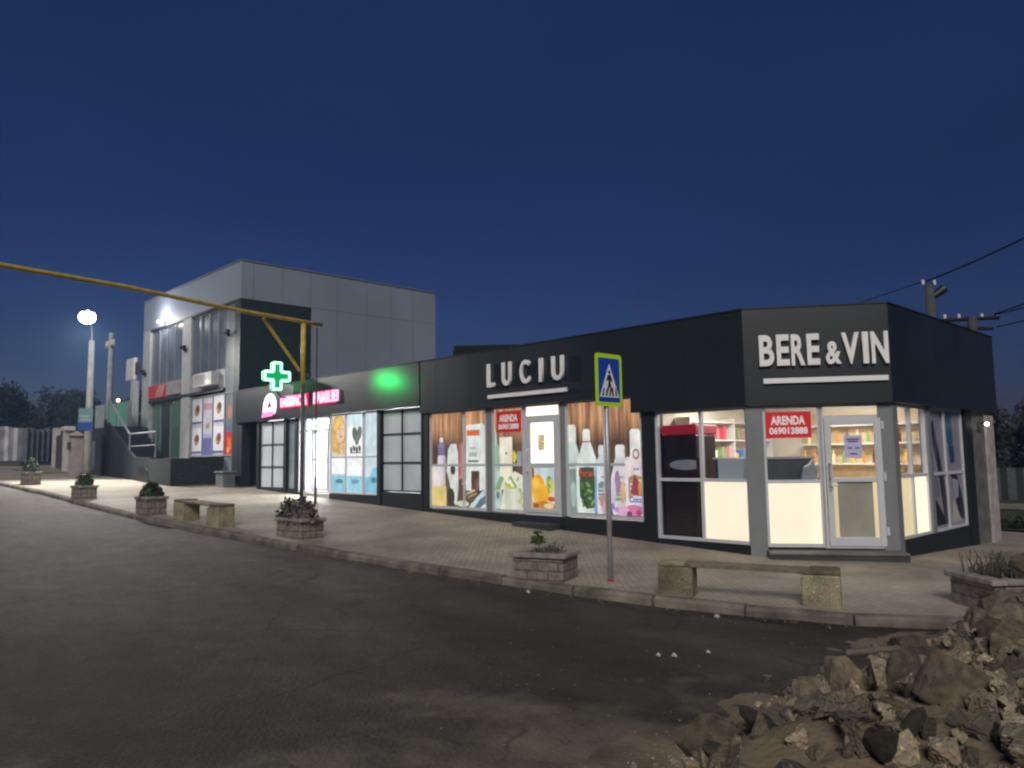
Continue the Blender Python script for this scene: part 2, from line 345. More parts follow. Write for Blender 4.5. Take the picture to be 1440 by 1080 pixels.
DKGREY = mat('dark_grey', (.045, .047, .05, 1), .6, var=.2)
GALV = mat('galvanised', (.42, .42, .43, 1), .4, .3, var=.15, scale=10)
PLANK = mat('bench_plank', (.17, .14, .105, 1), .7, var=.35, scale=9, bump=.4)
BLACK = mat('black_rubber', (.012, .012, .014, 1), .5)
LEAFD = leaf_mat('leaf_dark', (.03, .055, .022, 1)); LEAFG = leaf_mat('leaf_green', (.06, .12, .03, 1)); DRY = leaf_mat('dry_stems', (.12, .105, .098, 1))
TREEL = leaf_mat('tree_leaves', (.012, .017, .016, 1)); BARK = mat('bark', (.06, .05, .04, 1), .9, bump=.6)

# --------------------------------------------------------- camera, sky, sun
cam = bpy.data.cameras.new('camera'); co = bpy.data.objects.new('camera', cam); COL.objects.link(co); sc.camera = co
f = Vector((-.71707, .69061, .09414)); r_ = Vector((.69262, .72115, -.01463)); u_ = Vector((.078, -.05471, .99545))
co.matrix_world = Matrix(((r_.x, u_.x, -f.x, 6.371), (r_.y, u_.y, -f.y, -11.437), (r_.z, u_.z, -f.z, 1.6), (0, 0, 0, 1)))
cam.sensor_width = 36; cam.lens = 36*1085/1440; cam.clip_start = .05; cam.clip_end = 2000
w = bpy.data.worlds.new('World'); sc.world = w; w.use_nodes = True
nt = w.node_tree; bg = nt.nodes['Background']
sky = nt.nodes.new('ShaderNodeTexSky'); sky.sky_type = 'NISHITA'; sky.sun_disc = False
sky.sun_elevation = R(-4); sky.sun_rotation = R(-62); sky.ozone_density = 3; sky.dust_density = .3
hs = nt.nodes.new('ShaderNodeHueSaturation'); hs.inputs['Saturation'].default_value = 1.12
mxs = nt.nodes.new('ShaderNodeMix'); mxs.data_type = 'RGBA'; mxs.inputs[0].default_value = .5; mxs.inputs[7].default_value = (.013, .034, .1, 1)
nt.links.new(sky.outputs[0], hs.inputs['Color']); nt.links.new(hs.outputs[0], mxs.inputs[6]); wt = nt.nodes.new('ShaderNodeTexCoord'); wp = nt.nodes.new('ShaderNodeMapping'); wp.inputs['Scale'].default_value = (1.2, 1.2, 4)
wn = nt.nodes.new('ShaderNodeTexNoise'); wn.inputs['Scale'].default_value = 1.6; wn.inputs['Detail'].default_value = 6
nt.links.new(wt.outputs['Generated'], wp.inputs[0]); nt.links.new(wp.outputs[0], wn.inputs['Vector'])
wr = nt.nodes.new('ShaderNodeMapRange'); wr.inputs[1].default_value = .3; wr.inputs[2].default_value = .7; wr.inputs[3].default_value = .9; wr.inputs[4].default_value = 1.1; nt.links.new(wn.outputs['Fac'], wr.inputs[0])
wm_ = nt.nodes.new('ShaderNodeMix'); wm_.data_type = 'RGBA'; wm_.blend_type = 'MULTIPLY'; wm_.inputs[0].default_value = 1; nt.links.new(mxs.outputs[2], wm_.inputs[6]); nt.links.new(wr.outputs[0], wm_.inputs[7])
nt.links.new(wm_.outputs[2], bg.inputs[0]); bg.inputs[1].default_value = 1.15
town_fill = bpy.data.lights.new('town_fill', 'SUN'); town_fill.energy = 2.2; town_fill.angle = R(24); town_fill.color = (1, .925, .81)  # soft wide fill added in place of unseen town lights
so = bpy.data.objects.new('town_fill', town_fill); COL.objects.link(so)
S = Vector((.52, -.63, .574)); so.rotation_euler = (-S).to_track_quat('-Z', 'Y').to_euler()
sc.view_settings.view_transform = 'Standard'; sc.view_settings.look = 'None'; sc.view_settings.exposure = 0; sc.view_settings.gamma = 1
sc.render.engine = 'CYCLES'; sc.cycles.use_denoising = True; sc.cycles.max_bounces = 8; sc.cycles.filter_width = 2.3
sc.cycles.sample_clamp_indirect = 6; sc.cycles.caustics_reflective = False; sc.cycles.caustics_refractive = False

# ------------------------------------------------------------------- ground
KB = [(-60, -6.6), (-40, -6.2), (-30, -5.95), (-24, -5.67), (-19.4, -5.55), (-14, -5.6), (-10.9, -5.55), (-8.7, -5.35), (-6.5, -5.17), (-4.45, -4.95), (-2.66, -4.66), (-1.45, -4.46), (-.25, -4.2), (.75, -3.99), (1.74, -3.78), (2.67, -3.48), (3.45, -3.04), (4.1, -2.4), (4.7, -1.4), (5.1, 0), (5.3, 3), (5.4, 9)]
def kerb_y(x):
    for (a, b), (c, d) in zip(KB, KB[1:]):
        if a <= x <= c: return b + (d-b)*(x-a)/(c-a)
    return -6.6 if x < -60 else 50
def grid(x0, x1, nx, y0, y1, ny, zf):
    mb = MB(); vs = []; fs = []
    for j in range(ny+1):
        for i in range(nx+1):
            x = x0+(x1-x0)*i/nx; y = y0+(y1-y0)*j/ny; vs.append((x, y, zf(x, y)))
    for j in range(ny):
        for i in range(nx):
            a = j*(nx+1)+i; fs.append((a, a+1, a+nx+2, a+nx+1))
    return mb.add(vs, fs)
def road_z(x, y):
    return gz(x, y) - .1 + .016*noise.noise(Vector((x*.5, y*.5, 0))) + .006*noise.noise(Vector((x*2.3, y*2.3, 4)))
g = grid(-180, 180, 60, -180, 180, 60, lambda x, y: gz(x, 0)-.62).build('ground', mat('earth', (.05, .045, .03, 1), .95, var=.3, bump=.6)); tag(g, kind='structure')
o = grid(-62, 20, 164, -34, 12, 92, road_z).build('road', ASPH, smooth=True); tag(o, kind='structure')
# pavement: a sheet from the kerb back to the fronts, following the slope
sw = MB(); xs = [-60+i*.5 for i in range(int((5.4+60)/.5)+1)]
vs = []; fs = []
for x in xs:
    ky = min(kerb_y(x)+.13, 8.6)
    for j in range(25):
        y = ky + (9.0-ky)*j/24; vs.append((x, y, gz(x, y)+.004*noise.noise(Vector((x, y, 2)))))
for i in range(len(xs)-1):
    for j in range(24):
        a = i*25+j; fs.append((a, a+25, a+26, a+1))
sw.add(vs, fs); o = sw.build('sidewalk', PAVE, smooth=True); tag(o, kind='structure')
# kerb stones with open joints
kb = MB(); pts = []
for (a, b), (c, d) in zip(KB, KB[1:]):
    n = max(1, int(math.hypot(c-a, d-b)/.05))
    for k in range(n): pts.append((a+(c-a)*k/n, b+(d-b)*k/n))
acc = []; run = 0; start = pts[0]
for p, q in zip(pts, pts[1:]):
    run += math.hypot(q[0]-p[0], q[1]-p[1])
    if run > 1.04:
        acc.append((start, q)); start = q; run = 0
for (a, b) in acc:
    dx, dy = b[0]-a[0], b[1]-a[1]; l = math.hypot(dx, dy); dx /= l; dy /= l; nx, ny = -dy, dx
    gap = random.uniform(.006, .022); j = [random.uniform(-.012, .012) for _ in range(3)]
    P = []
    for t in (gap, l-gap):
        for (n_, zz) in ((0+j[0], -.25), (.0+j[0], -.03), (.03+j[0], .004+j[1]*.5), (.15, .006+j[1]*.5), (.15, -.25)):
            x = a[0]+dx*t+nx*n_; y = a[1]+dy*t+ny*n_; P.append((x, y, gz(x, 0)+zz))
    kb.add(P, [(0,1,2,3,4), (9,8,7,6,5)] + [(k, k+5, (k+1) % 5+5, (k+1) % 5) for k in range(5)])
o = kb.build('kerb', KERB); tag(o, kind='structure')
GRASSM = mat('rough_grass', (.035, .045, .018, 1), .95, var=.6, scale=1.5, bump=1, bscale=30)
gv = grid(-12, 12, 48, 9.0, 32, 46, lambda x, y: -.22+.04*noise.noise(Vector((x, y, 0)))).build('grass_verge', GRASSM); tag(gv, kind='structure')
pt = MB().slab([(-8, 16.4), (12, 15.0), (12, 17.0), (-8, 18.4)], -.2, -.14).build('path', mat('gravel_path', (.2, .18, .15, 1), .95, bump=.6)); tag(pt, kind='structure')

# ------------------------------------------------------------ facade pieces
def window(F, root, s, z, mats, fw=.055, d=0., fm=None, name='window', depth=.07):
    """s, z: bar positions; mats[row][col] = pane material (rows from the bottom), None = open"""
    fr = MB(F); h = fw/2
    for a in s: fr.box(a-h, a+h, d-depth, d, z[0]-h, z[-1]+h)
    for b in z:
        for a, c in zip(s, s[1:]): fr.box(a+h, c-h, d-depth+.006, d-.005, b-h, b+h)
    o = fr.build(name, fm or PVC, root)
    for j in range(len(z)-1):
        for i in range(len(s)-1):
            m = mats[j][i] if isinstance(mats, list) else mats
            if m is None: continue
            p = MB(F).box(s[i]+h-.004, s[i+1]-h+.004, d-depth*.6, d-depth*.6+.008, z[j]+h-.004, z[j+1]-h+.004)
            p.build('pane', m, o)
    return o
def letters(root, F, items, mt, z_, d0, d1, bold=.018, name='letter', part=True):
    """items: (char, s0, s1, z0, z1); each letter a mesh of its own"""
    for ch, s0, s1, z0, z1 in items:
        cu = bpy.data.curves.new('c', 'FONT'); cu.body = ch; cu.size = 1; cu.offset = bold; cu.extrude = .5; cu.resolution_u = 6
        t = bpy.data.objects.new('t', cu); COL.objects.link(t)
        dg = bpy.context.evaluated_depsgraph_get(); me = bpy.data.meshes.new_from_object(t.evaluated_get(dg))
        bpy.data.objects.remove(t)
        X = [v.co.x for v in me.vertices]; Y = [v.co.y for v in me.vertices]
        x0, x1, y0, y1 = min(X), max(X), min(Y), max(Y)
        off = Vector((0, 0, 0)); p = root
        while p is not None: off += p.location; p = p.parent
        for v in me.vertices:
            a = s0 + (v.co.x-x0)/max(1e-6, x1-x0)*(s1-s0); zz = z0 + (v.co.y-y0)/(y1-y0)*(z1-z0)
            zz += z_*(a-items[0][1])
            dd = d0 if v.co.z < 0 else d1
            v.co = Vector(F(a, dd, zz))-off
        bm = bmesh.new(); bm.from_mesh(me); bmesh.ops.recalc_face_normals(bm, faces=bm.faces); bm.to_mesh(me); bm.free()
        me.materials.clear(); me.materials.append(mt); me.name = name
        o = bpy.data.objects.new(name, me); COL.objects.link(o); o.parent = root
def text_row(root, F, txt, s0, s1, z0, z1, mt, d0, d1, bold=.02, name='letter', slope=0):
    """characters spread over s0..s1 with natural widths, as one lettering mesh"""
    cu = bpy.data.curves.new('c', 'FONT'); cu.body = txt; cu.size = 1; cu.offset = bold; cu.extrude = .5; cu.resolution_u = 4
    t = bpy.data.objects.new('t', cu); COL.objects.link(t)
    dg = bpy.context.evaluated_depsgraph_get(); me = bpy.data.meshes.new_from_object(t.evaluated_get(dg)); bpy.data.objects.remove(t)
    X = [v.co.x for v in me.vertices]; Y = [v.co.y for v in me.vertices]
    x0, x1, y0, y1 = min(X), max(X), min(Y), max(Y)
    off = Vector((0, 0, 0)); p = root
    while p is not None: off += p.location; p = p.parent
    for v in me.vertices:
        a = s0+(v.co.x-x0)/(x1-x0)*(s1-s0); zz = z0+(v.co.y-y0)/(y1-y0)*(z1-z0)+slope*(a-s0)
        v.co = Vector(F(a, d0 if v.co.z < 0 else d1, zz))-off
    bm = bmesh.new(); bm.from_mesh(me); bmesh.ops.recalc_face_normals(bm, faces=bm.faces); bm.to_mesh(me); bm.free()
    me.materials.clear(); me.materials.append(mt); me.name = name
    o = bpy.data.objects.new(name, me); COL.objects.link(o); o.parent = root; return o
class Art:
    """flat print on a window film: layered colour shapes in (s, z)"""
    def __init__(s, F, d, clip): s.F = F; s.d = d; s.mb = MB(F); s.mats = []; s.clip = clip; s.k = 0
    def mi(s, m):
        if m not in s.mats: s.mats.append(m)
        return s.mats.index(m)
    def cut(s, pts):
        a0, a1, b0, b1 = s.clip
        for ax, lim, sg in ((0, a0, 1), (0, a1, -1), (1, b0, 1), (1, b1, -1)):
            out = []
            for i in range(len(pts)):
                p, q = pts[i-1], pts[i]; ip = (p[ax]-lim)*sg >= 0; iq = (q[ax]-lim)*sg >= 0
                if ip != iq:
                    t = (lim-p[ax])/(q[ax]-p[ax]); out.append((p[0]+(q[0]-p[0])*t, p[1]+(q[1]-p[1])*t))
                if iq: out.append(q)
            pts = out
            if not pts: break
        return pts
    def poly(s, pts, m):
        if isinstance(m, str): m = film(m)
        pts = s.cut(pts)
        if len(pts) > 2:
            s.k += 1; s.mb.flat(pts, s.d+.0004*s.k, s.mi(m))
    def ell(s, a, z, ra, rz, m, n=20, rot=0):
        s.poly([(a+ra*math.cos(t)*math.cos(rot)-rz*math.sin(t)*math.sin(rot), z+ra*math.cos(t)*math.sin(rot)+rz*math.sin(t)*math.cos(rot)) for t in [2*math.pi*i/n for i in range(n)]], m)
    def rect(s, a0, a1, z0, z1, m): s.poly([(a0, z0), (a1, z0), (a1, z1), (a0, z1)], m)
    def bottle(s, a, z0, w_, h, m, cap=None, neck=.3, sh=.72, cw=None, caph=.14, shade=None):
        """bottle standing at z0: body to sh*h, sloping shoulders, neck, cap"""
        b = z0+h*sh; n = w_*neck; t = z0+h*(1-caph)
        s.poly([(a-w_*.46, z0), (a+w_*.46, z0), (a+w_*.5, z0+h*.08), (a+w_*.5, b-h*.06), (a+w_*.42, b+h*.02), (a+n*.6, t-h*.03), (a+n*.5, t), (a-n*.5, t), (a-n*.6, t-h*.03), (a-w_*.42, b+h*.02), (a-w_*.5, b-h*.06), (a-w_*.5, z0+h*.08)], m)
        if isinstance(m, str):
            q = [int(m[i:i+2], 16) for i in (1, 3, 5)]
            dk = '#%02x%02x%02x' % tuple(int(x*.86) for x in q); hl = '#%02x%02x%02x' % tuple(min(255, int(x*1.06)) for x in q)
            shade = shade or dk
            s.poly([(a-w_*.36, z0+h*.05), (a-w_*.24, z0+h*.05), (a-w_*.22, b-h*.05), (a-w_*.34, b-h*.05)], hl)
            s.poly([(a+w_*.12, z0+h*.02), (a+w_*.3, z0+h*.02), (a+w_*.3, b-h*.06), (a+w_*.12, b-h*.02)], '#%02x%02x%02x' % tuple(int(x*.94) for x in q))
        if shade: s.poly([(a+w_*.28, z0), (a+w_*.46, z0), (a+w_*.5, z0+h*.08), (a+w_*.5, b-h*.06), (a+w_*.40, b), (a+w_*.3, b-h*.05)], shade)
        if isinstance(m, str) and h > 1.2:
            lz = z0+h*.2; lh = h*.24; lw = w_*.36; cc = random.choice(['#6f8f9c', '#9c7f8c', '#8ca07a', '#b08a6a', '#7c86b0'])
            s.poly([(a-lw, lz), (a+lw, lz), (a+lw, lz+lh), (a-lw*.2, lz+lh*1.15), (a-lw, lz+lh)], cc)
            for k in range(3): s.rect(a-lw*.8, a+lw*(.2+.25*k), lz+lh*(.2+.22*k), lz+lh*(.27+.22*k), '#e6e4da')
            s.ell(a+lw*.4, lz+lh*.7, lw*.4, lh*.22, '#d9cfa8'); s.rect(a-w_*.12, a+w_*.14, z0+h*.52, z0+h*.55, '#98a0a2')
        if cap:
            c = (cw or n*1.15)/2
            s.poly([(a-c, t), (a+c, t), (a+c, z0+h*.97), (a+c*.7, z0+h), (a-c*.7, z0+h), (a-c, z0+h*.97)], cap)
    def done(s, parent, name='printed_picture'):
        return s.mb.build(name, s.mats, parent)

# --------------------------------------------------------------- corner shop
shop = empty('shop_building', (0, 0, 0), 'single storey corner shop clad in dark panels with lit windows and a chamfered entrance corner', 'building')
# plinth and wall panels
MB(FA).box(-8.62, -8.41, -.25, .03, -.3, 2.9).build('pier', ANTHD, shop); MB(FA).box(-2.1, -1.83, -.25, .04, -.5, 2.5).build('pier', ANTHD, shop)
MB(FA).box(-8.41, -2.1, -.25, .02, -.3, .4).build('plinth', ANTHD, shop); MB(FA).box(-1.83, -.02, -.25, .02, -.5, .135).build('plinth', ANTHD, shop)
MB(FB).box(.22, 2.06, -.25, .005, -.6, .1).build('plinth', ANTHD, shop); MB(FC).box(1.5, 4.93, -.25, .02, -.7, .2).build('plinth', ANTHD, shop)
MB(FC).box(4.95, 5.32, -.3, .05, -.8, 2.6).build('end_pier', ANTHD, shop)
# side wall behind the dark corner pier
MB(FC).box(5.32, 6.25, -.25, .01, -.8, 2.5).build('side_wall', mat('render_grey', (.13, .13, .135, 1), .85, var=.3, bump=.3), shop)
MB(FC).box(6.25, 6.72, -.25, .06, -.8, 2.3).build('white_pilaster', mat('lime_wash', (.4, .37, .38, 1), .85, var=.3, scale=6, bump=.5), shop)
# fascia: four panels meeting at the corners
t = MB(); zt = 3.93
def off_pts(d):
    # long front, chamfer and side front pushed out by d
    t1 = math.tan(math.atan2(1.22, 1.72)/2); t2 = math.tan((math.pi/2-math.atan2(1.22, 1.72))/2)
    return (d*t1, -d), (1.72+d, 1.22-d*t2)
(a_o, b_o), (a_i, b_i) = off_pts(.12), off_pts(-.12)
def fas(p0, p1, q0, q1, z0, z1):
    t.slab([p0, p1, q1, q0], z0, z1)
t1 = MB(); 
t.slab([(-8.62, -.12), (-2.27, -.12), (-2.27, .12), (-8.62, .12)], 2.68, zt)
t.slab([(-2.268, -.121), a_o, a_i, (-2.268, .12)], 2.37, zt)
t.slab([a_o, b_o, b_i, a_i], 2.37, zt)
t.slab([b_o, (1.84, 6.83), (1.6, 6.83), b_i], 2.37, zt)
t.build('fascia', ANTH, shop)
# thin cap flashing
c = MB(); (e1, e2), (g1, g2) = off_pts(.135), off_pts(-.05)
c.slab([(-8.62, -.135), e1, g1, (-8.62, .05)], zt+.002, zt+.025); c.slab([e1, e2, g2, g1], zt+.002, zt+.025); c.slab([e2, (1.855, 6.84), (1.67, 6.84), g2], zt+.002, zt+.025)
c.build('cap_flashing', ANTHD, shop)
MB().slab([(-8.6, .13), (-.05, .13), (1.58, 1.28), (1.58, 6.8), (-8.6, 6.8)], 3.3, 3.5).build('roof', DKGREY, shop)
jm = mat('seam_dark', (.008, .01, .012, 1), .6)
for k in range(5): MB(FA).box(-8.0+1.25*k-.004, -8.0+1.25*k+.004, .1205, .1215, 2.69, 3.92).build('panel_seam', jm, shop)
for k in range(4): MB(FC).box(2.0+1.25*k-.004, 2.0+1.25*k+.004, .1205, .1215, 2.38, 3.92).build('panel_seam', jm, shop)
MB(FA).box(-1.1, -1.092, .1215, .1225, 2.38, 3.92).build('panel_seam', jm, shop)
# grey steel columns at both corners
MB().slab([(-.015, -.06), (.21, .09), (.1, .25), (-.015, .2)], -.35, 2.36).build('column', GREYM, shop, bevel=.008)
MB().slab([(1.6, 1.12), (1.79, 1.255), (1.79, 1.46), (1.62, 1.46)], -.45, 2.36).build('column', GREYM, shop, bevel=.008)
MB(FC).box(2.93, 3.09, -.12, .03, .2, 2.36).build('column', GREYM, shop, bevel=.008)
# entrance step
st = MB(FB); st.box(.2, 2.2, .0, .42, -.3, .04, 0); st.box(.2, 2.2, .0, .44, .042, .075, 1)
st.build('step', [DKGREY, mat('step_tread', (.14, .14, .14, 1), .6, var=.3)], shop, bevel=.005)
MB(FA).box(-5.2, -4.15, .02, .36, .0, .27).build('step', DKGREY, shop, bevel=.006)
# interior shells
wm = MB()
wm.box(-2.12, -2.02, .1, 4.5, .05, 2.9); wm.box(-2.12, 1.58, 4.5, 4.6, .05, 2.9)
wm.build('interior_wall', ROOMW, shop)
MB().slab([(-2.02, .06), (-.02, .06), (1.56, 1.2), (1.56, 4.5), (-2.02, 4.5)], .0, .1).build('interior_floor', mat('tile_floor', (.4, .36, .3, 1), .4), shop)
MB().slab([(-2.1, .13), (-.05, .13), (1.58, 1.3), (1.58, 4.6), (-2.1, 4.6)], 2.72, 2.8).build('interior_ceiling', ROOMW, shop)
wm = MB(); wm.box(-8.5, -8.4, .1, 5, .2, 2.9); wm.box(-8.4, -2.15, 4, 4.1, .2, 2.9); wm.build('interior_wall', WHITEM, shop)
MB().box(-8.4, -2.13, .1, 4, .25, .36).build('interior_floor', mat('tile_floor2', (.4, .4, .38, 1), .4), shop)
MB().box(-8.4, -2.13, .13, 4.1, 2.8, 2.88).build('interior_ceiling', WHITEM, shop)
MB().box(-8.6, 1.5, 6.7, 6.8, -.3, 3.4).build('rear_wall', DKGREY, shop)

# windows of the beer and wine shop
GREYP = mat('grey_film', (.36, .355, .31, 1), .35, var=.25, scale=1.5)
window(FA, shop, [-1.8, -.9, -.04], [.165, 1.165, 2.345], [[GL, CREAM], [GL, GL]])
window(FB, shop, [.24, 1.09], [.14, 1.145, 2.345], [[CREAM], [GL]])
dw = window(FB, shop, [1.12, 2.03], [.1, 2.16, 2.35], [[None], [GL]], name='door_frame')
dl = MB(FB)
for a, b in ((1.16, 1.255), (1.905, 2.0)): dl.box(a, b, -.06, .015, .13, 2.13)
for a, b in ((.13, .27), (1.13, 1.2), (2.03, 2.13)): dl.box(1.255, 1.905, -.055, .01, a, b)
dl = dl.build('door', PVC, shop, bevel=.006)
MB(FB).box(1.25, 1.91, -.03, -.022, 1.195, 2.035).build('pane', GL, dl)
MB(FB).box(1.32, 1.84, -.03, -.022, .265, 1.135).build('pane', GREYP, dl)
MB(FB).box(1.25, 1.32, -.03, -.022, .265, 1.135).build('pane', CREAM2, dl)  # glowing side strips put in for the warm room beside the grey film
MB(FB).box(1.84, 1.91, -.03, -.022, .265, 1.135).build('pane', CREAM2, dl)
hn = MB(FB); hn.box(1.19, 1.225, .015, .03, .98, 1.3); hn.tube([FB(1.205, .03, 1.08), FB(1.205, .075, 1.08), FB(1.32, .075, 1.08)], .011); hn.tube([FB(1.205, .03, 1.2), FB(1.205, .09, 1.2), FB(1.205, .09, 1.42), FB(1.205, .03, 1.42)], .013)
hn.build('handle', GALV, dl)
for z_ in (.3, 1.15, 1.95): MB(FB).box(2.0, 2.035, .0, .04, z_, z_+.13).build('hinge', PVC, dl)
window(FC, shop, [1.5, 2.2, 2.9], [.22, 1.2, 2.345], [[CREAM2, CREAM], [GL, GL]])
pw = window(FC, shop, [3.12, 3.9, 4.86], [.22, 1.2, 2.345], [[DKGREY, DKGREY], [DKGREY, DKGREY]])
def pf(h): return mat('poster_'+h, lin(h), .35, var=.1)
A = Art(FC, -.03, (3.15, 4.83, .25, 2.32))
A.rect(3.15, 4.83, .25, 2.32, pf('#8f8d9c'))
for pts, m in [([(3.25, 2.1), (3.4, 2.15), (3.5, 1.8), (3.85, .9), (3.95, .3), (3.7, .3), (3.5, 1.2), (3.3, 1.75)], '#2c2f3c'),
               ([(4.0, 2.32), (4.35, 2.32), (4.4, 1.75), (4.2, 1.6), (4.05, 1.8)], '#2b5f86'), ([(4.1, 1.65), (4.4, 1.7), (4.42, 1.4), (4.2, 1.35)], '#30456a'),
               ([(4.15, 1.2), (4.5, 1.15), (4.8, .6), (4.8, .3), (4.5, .4), (4.3, .8)], '#272a38'), ([(4.05, .3), (4.6, .3), (4.2, .75)], '#b9b6b0'),
               ([(3.2, .3), (3.8, .3), (3.6, .5), (3.3, .75), (3.17, .7)], '#1d2029'), ([(4.2, 1.1), (4.55, 1.05), (4.5, .75), (4.25, .7)], '#9aa0bd'),
               ([(3.75, 2.15), (3.84, 2.2), (3.84, 2.3), (3.72, 2.25)], '#282a36'), ([(3.17, 1.15), (3.4, 1.15), (3.5, .8), (3.2, .8)], '#77747f'), ([(3.4, 1.95), (3.48, 1.9), (3.45, 1.5), (3.36, 1.6)], '#5b5b6a')]:
    A.poly(pts, pf(m))
A.done(pw)

# windows of the household goods shop
W1 = window(FA, shop, [-8.36, -7.13, -6.37], [.455, 1.43, 2.665], WOODF)
W2 = window(FA, shop, [-6.14, -5.2], [.455, 1.43, 2.665], WOODF)
W3 = window(FA, shop, [-3.97, -3.0, -2.13], [.455, 1.43, 2.665], WOODF)
MB(FA).box(-6.34, -6.17, -.1, .02, .41, 2.68).build('column', GREYM, shop, bevel=.006)
MB(FA).box(-4.11, -4.0, -.1, .03, .41, 2.68).build('column', GREYM, shop, bevel=.006)
dw = window(FA, shop, [-5.13, -4.15], [.43, 2.42, 2.665], [[None], [emi('glow_pane', lin('#fff4de'), 1.5)]], name='door_frame')  # transom pane itself glows in place of the bright room behind
dl = MB(FA)
for a, b in ((-5.1, -4.97), (-4.31, -4.18)): dl.box(a, b, -.06, .015, .46, 2.39)
for a, b in ((.46, .54), (1.37, 1.47), (2.3, 2.39)): dl.box(-4.97, -4.31, -.055, .01, a, b)
dl = dl.build('door', PVC, shop, bevel=.006)
MB(FA).box(-4.975, -4.305, -.03, -.022, 1.465, 2.305).build('pane', emi('glow_pane', lin('#fff4de'), 1.5), dl)  # upper pane glows by its own colour instead of the lit room
MB(FA).box(-4.975, -4.305, -.03, -.022, .535, 1.375).build('pane', film('#e8d9b0'), dl)
hn = MB(FA); hn.tube([FA(-5.03, .02, 1.3), FA(-5.03, .07, 1.3), FA(-5.03, .07, 1.75), FA(-5.03, .02, 1.75)], .014); hn.build('handle', WHITEM, dl)
A = Art(FA, -.018, (-4.965, -4.315, .545, 1.365))
A.rect(-4.965, -4.9, 1.15, 1.365, '#7a5640'); A.rect(-4.87, -4.315, 1.1, 1.365, '#c4dce2')
A.ell(-4.8, .98, .2, .26, '#f0a018'); A.ell(-4.7, .82, .24, .22, '#f6b52c'); A.ell(-4.86, 1.05, .1, .12, '#ffc94a')
for k in range(9): A.ell(-4.5+.045*(k % 3)+random.uniform(-.02, .02), .92+.06*(k//3)+random.uniform(0, .1), .05, .075, ['#a9b94a', '#7e9a3c', '#d3d66a'][k % 3], 8, random.uniform(-1, 1))
A.poly([(-4.95, .545), (-4.3, .545), (-4.3, .62), (-4.6, .7), (-4.95, .66)], '#c9852a'); A.ell(-4.42, .74, .1, .05, '#c8492a'); A.ell(-4.85, .6, .07, .045, '#a33d1e'); A.ell(-4.5, .6, .14, .05, '#ead7a4')
A.done(dl)
# notice on the bright door pane
A = Art(FA, -.018, (-4.96, -4.31, 1.47, 2.3))
A.rect(-4.78, -4.58, 1.72, 2.06, '#efdcb4')
for k in range(6): A.rect(-4.76, -4.6-.03*(k % 3), 2.0-.05*k, 2.02-.05*k, '#8c7a62')
A.done(dl, 'paper_notice')
# print: window one
A = Art(FA, -.0335, (-8.33, -6.4, .485, 2.635))
A.bottle(-8.08, .5, .5, 1.1, '#efe3dc', neck=.5, sh=.85); A.poly([(-8.33, .485), (-7.8, .485), (-7.8, .94), (-8.33, .94)], '#e8cf80')
A.bottle(-7.97, 1.2, .3, .88, '#e2d6e0', cap='#efe9e4', neck=.4, sh=.5, cw=.12); A.rect(-8.09, -7.84, 1.66, 1.88, '#7d6f9c'); A.ell(-7.97, 1.9, .125, .07, '#8d80aa')
A.poly([(-7.72, 1.8), (-7.62, 1.92), (-7.42, 1.92), (-7.36, 1.7), (-7.36, .9), (-7.43, .5), (-7.55, .6), (-7.7, 1.1), (-7.78, 1.3)], '#dde2dc'); A.ell(-7.55, 1.33, .09, .12, '#3a3440'); A.ell(-7.62, .7, .13, .2, '#2c2822')
A.poly([(-7.34, 1.9), (-7.12, 2.02), (-7.06, 1.6), (-7.1, 1.1), (-7.36, 1.1)], '#b4605e'); A.rect(-7.25, -7.15, 1.1, 1.9, '#cf8a84')
for k in range(9):
    z_ = 1.18-.075*k; a = -7.32+.05*k; A.poly([(a, z_), (a+.3, z_+.1), (a+.31, z_+.05), (a+.01, z_-.05)], ['#a8946a', '#6d5a3c', '#cbb98a'][k % 3])
A.poly([(-7.08, .86), (-6.9, .86), (-6.9, 1.3), (-6.62, 1.3), (-6.62, .86), (-6.42, .9), (-6.42, 2.3), (-6.5, 2.36), (-7.06, 2.33)], '#e8ece6')
A.rect(-7.04, -6.6, 2.09, 2.22, '#e0672c'); A.rect(-7.0, -6.64, 1.5, 1.54, '#4f5a55'); A.rect(-6.96, -6.7, 1.62, 1.72, '#a9b6b0'); A.rect(-6.95, -6.72, 1.78, 1.84, '#b8c2bd')
A.ell(-6.76, 1.08, .13, .2, '#4a3028'); A.ell(-6.7, 1.0, .08, .15, '#7c4f4a')
A.poly([(-6.99, .485), (-6.4, .485), (-6.4, .95), (-6.6, .8), (-6.85, .6)], '#bcd8e0'); A.poly([(-6.8, .485), (-6.4, .485), (-6.4, .78), (-6.6, .68)], '#5d7480'); A.poly([(-6.62, .485), (-6.4, .485), (-6.4, .6)], '#d5e6e8'); A.ell(-7.2, .56, .22, .07, '#c7cdb8')
A.done(W1)
A = Art(FA, -.0335, (-6.11, -5.23, .485, 2.635))
A.poly([(-6.11, 2.28), (-6.05, 2.1), (-6.0, 1.5), (-5.85, .5), (-6.11, .485)], '#b9d3c4'); A.ell(-6.03, 1.6, .08, .3, '#8fbfa0')
A.rect(-5.96, -5.56, .9, 2.03, '#f1ead2'); A.ell(-5.75, 1.68, .03, .03, '#4a4238')
A.poly([(-5.6, 1.6), (-5.5, 1.45), (-5.4, 1.62), (-5.52, 1.75)], '#e0cf3a'); A.rect(-5.42, -5.28, 1.45, 1.72, '#8d98a4')
A.ell(-5.28, 1.3, .12, .12, '#6b4a3e'); A.poly([(-5.95, .485), (-5.23, .485), (-5.23, 1.2), (-5.5, 1.3), (-5.8, 1.1)], '#e9ead6'); A.poly([(-5.8, .485), (-5.28, .485), (-5.34, .95), (-5.78, .95)], '#d8dac6')
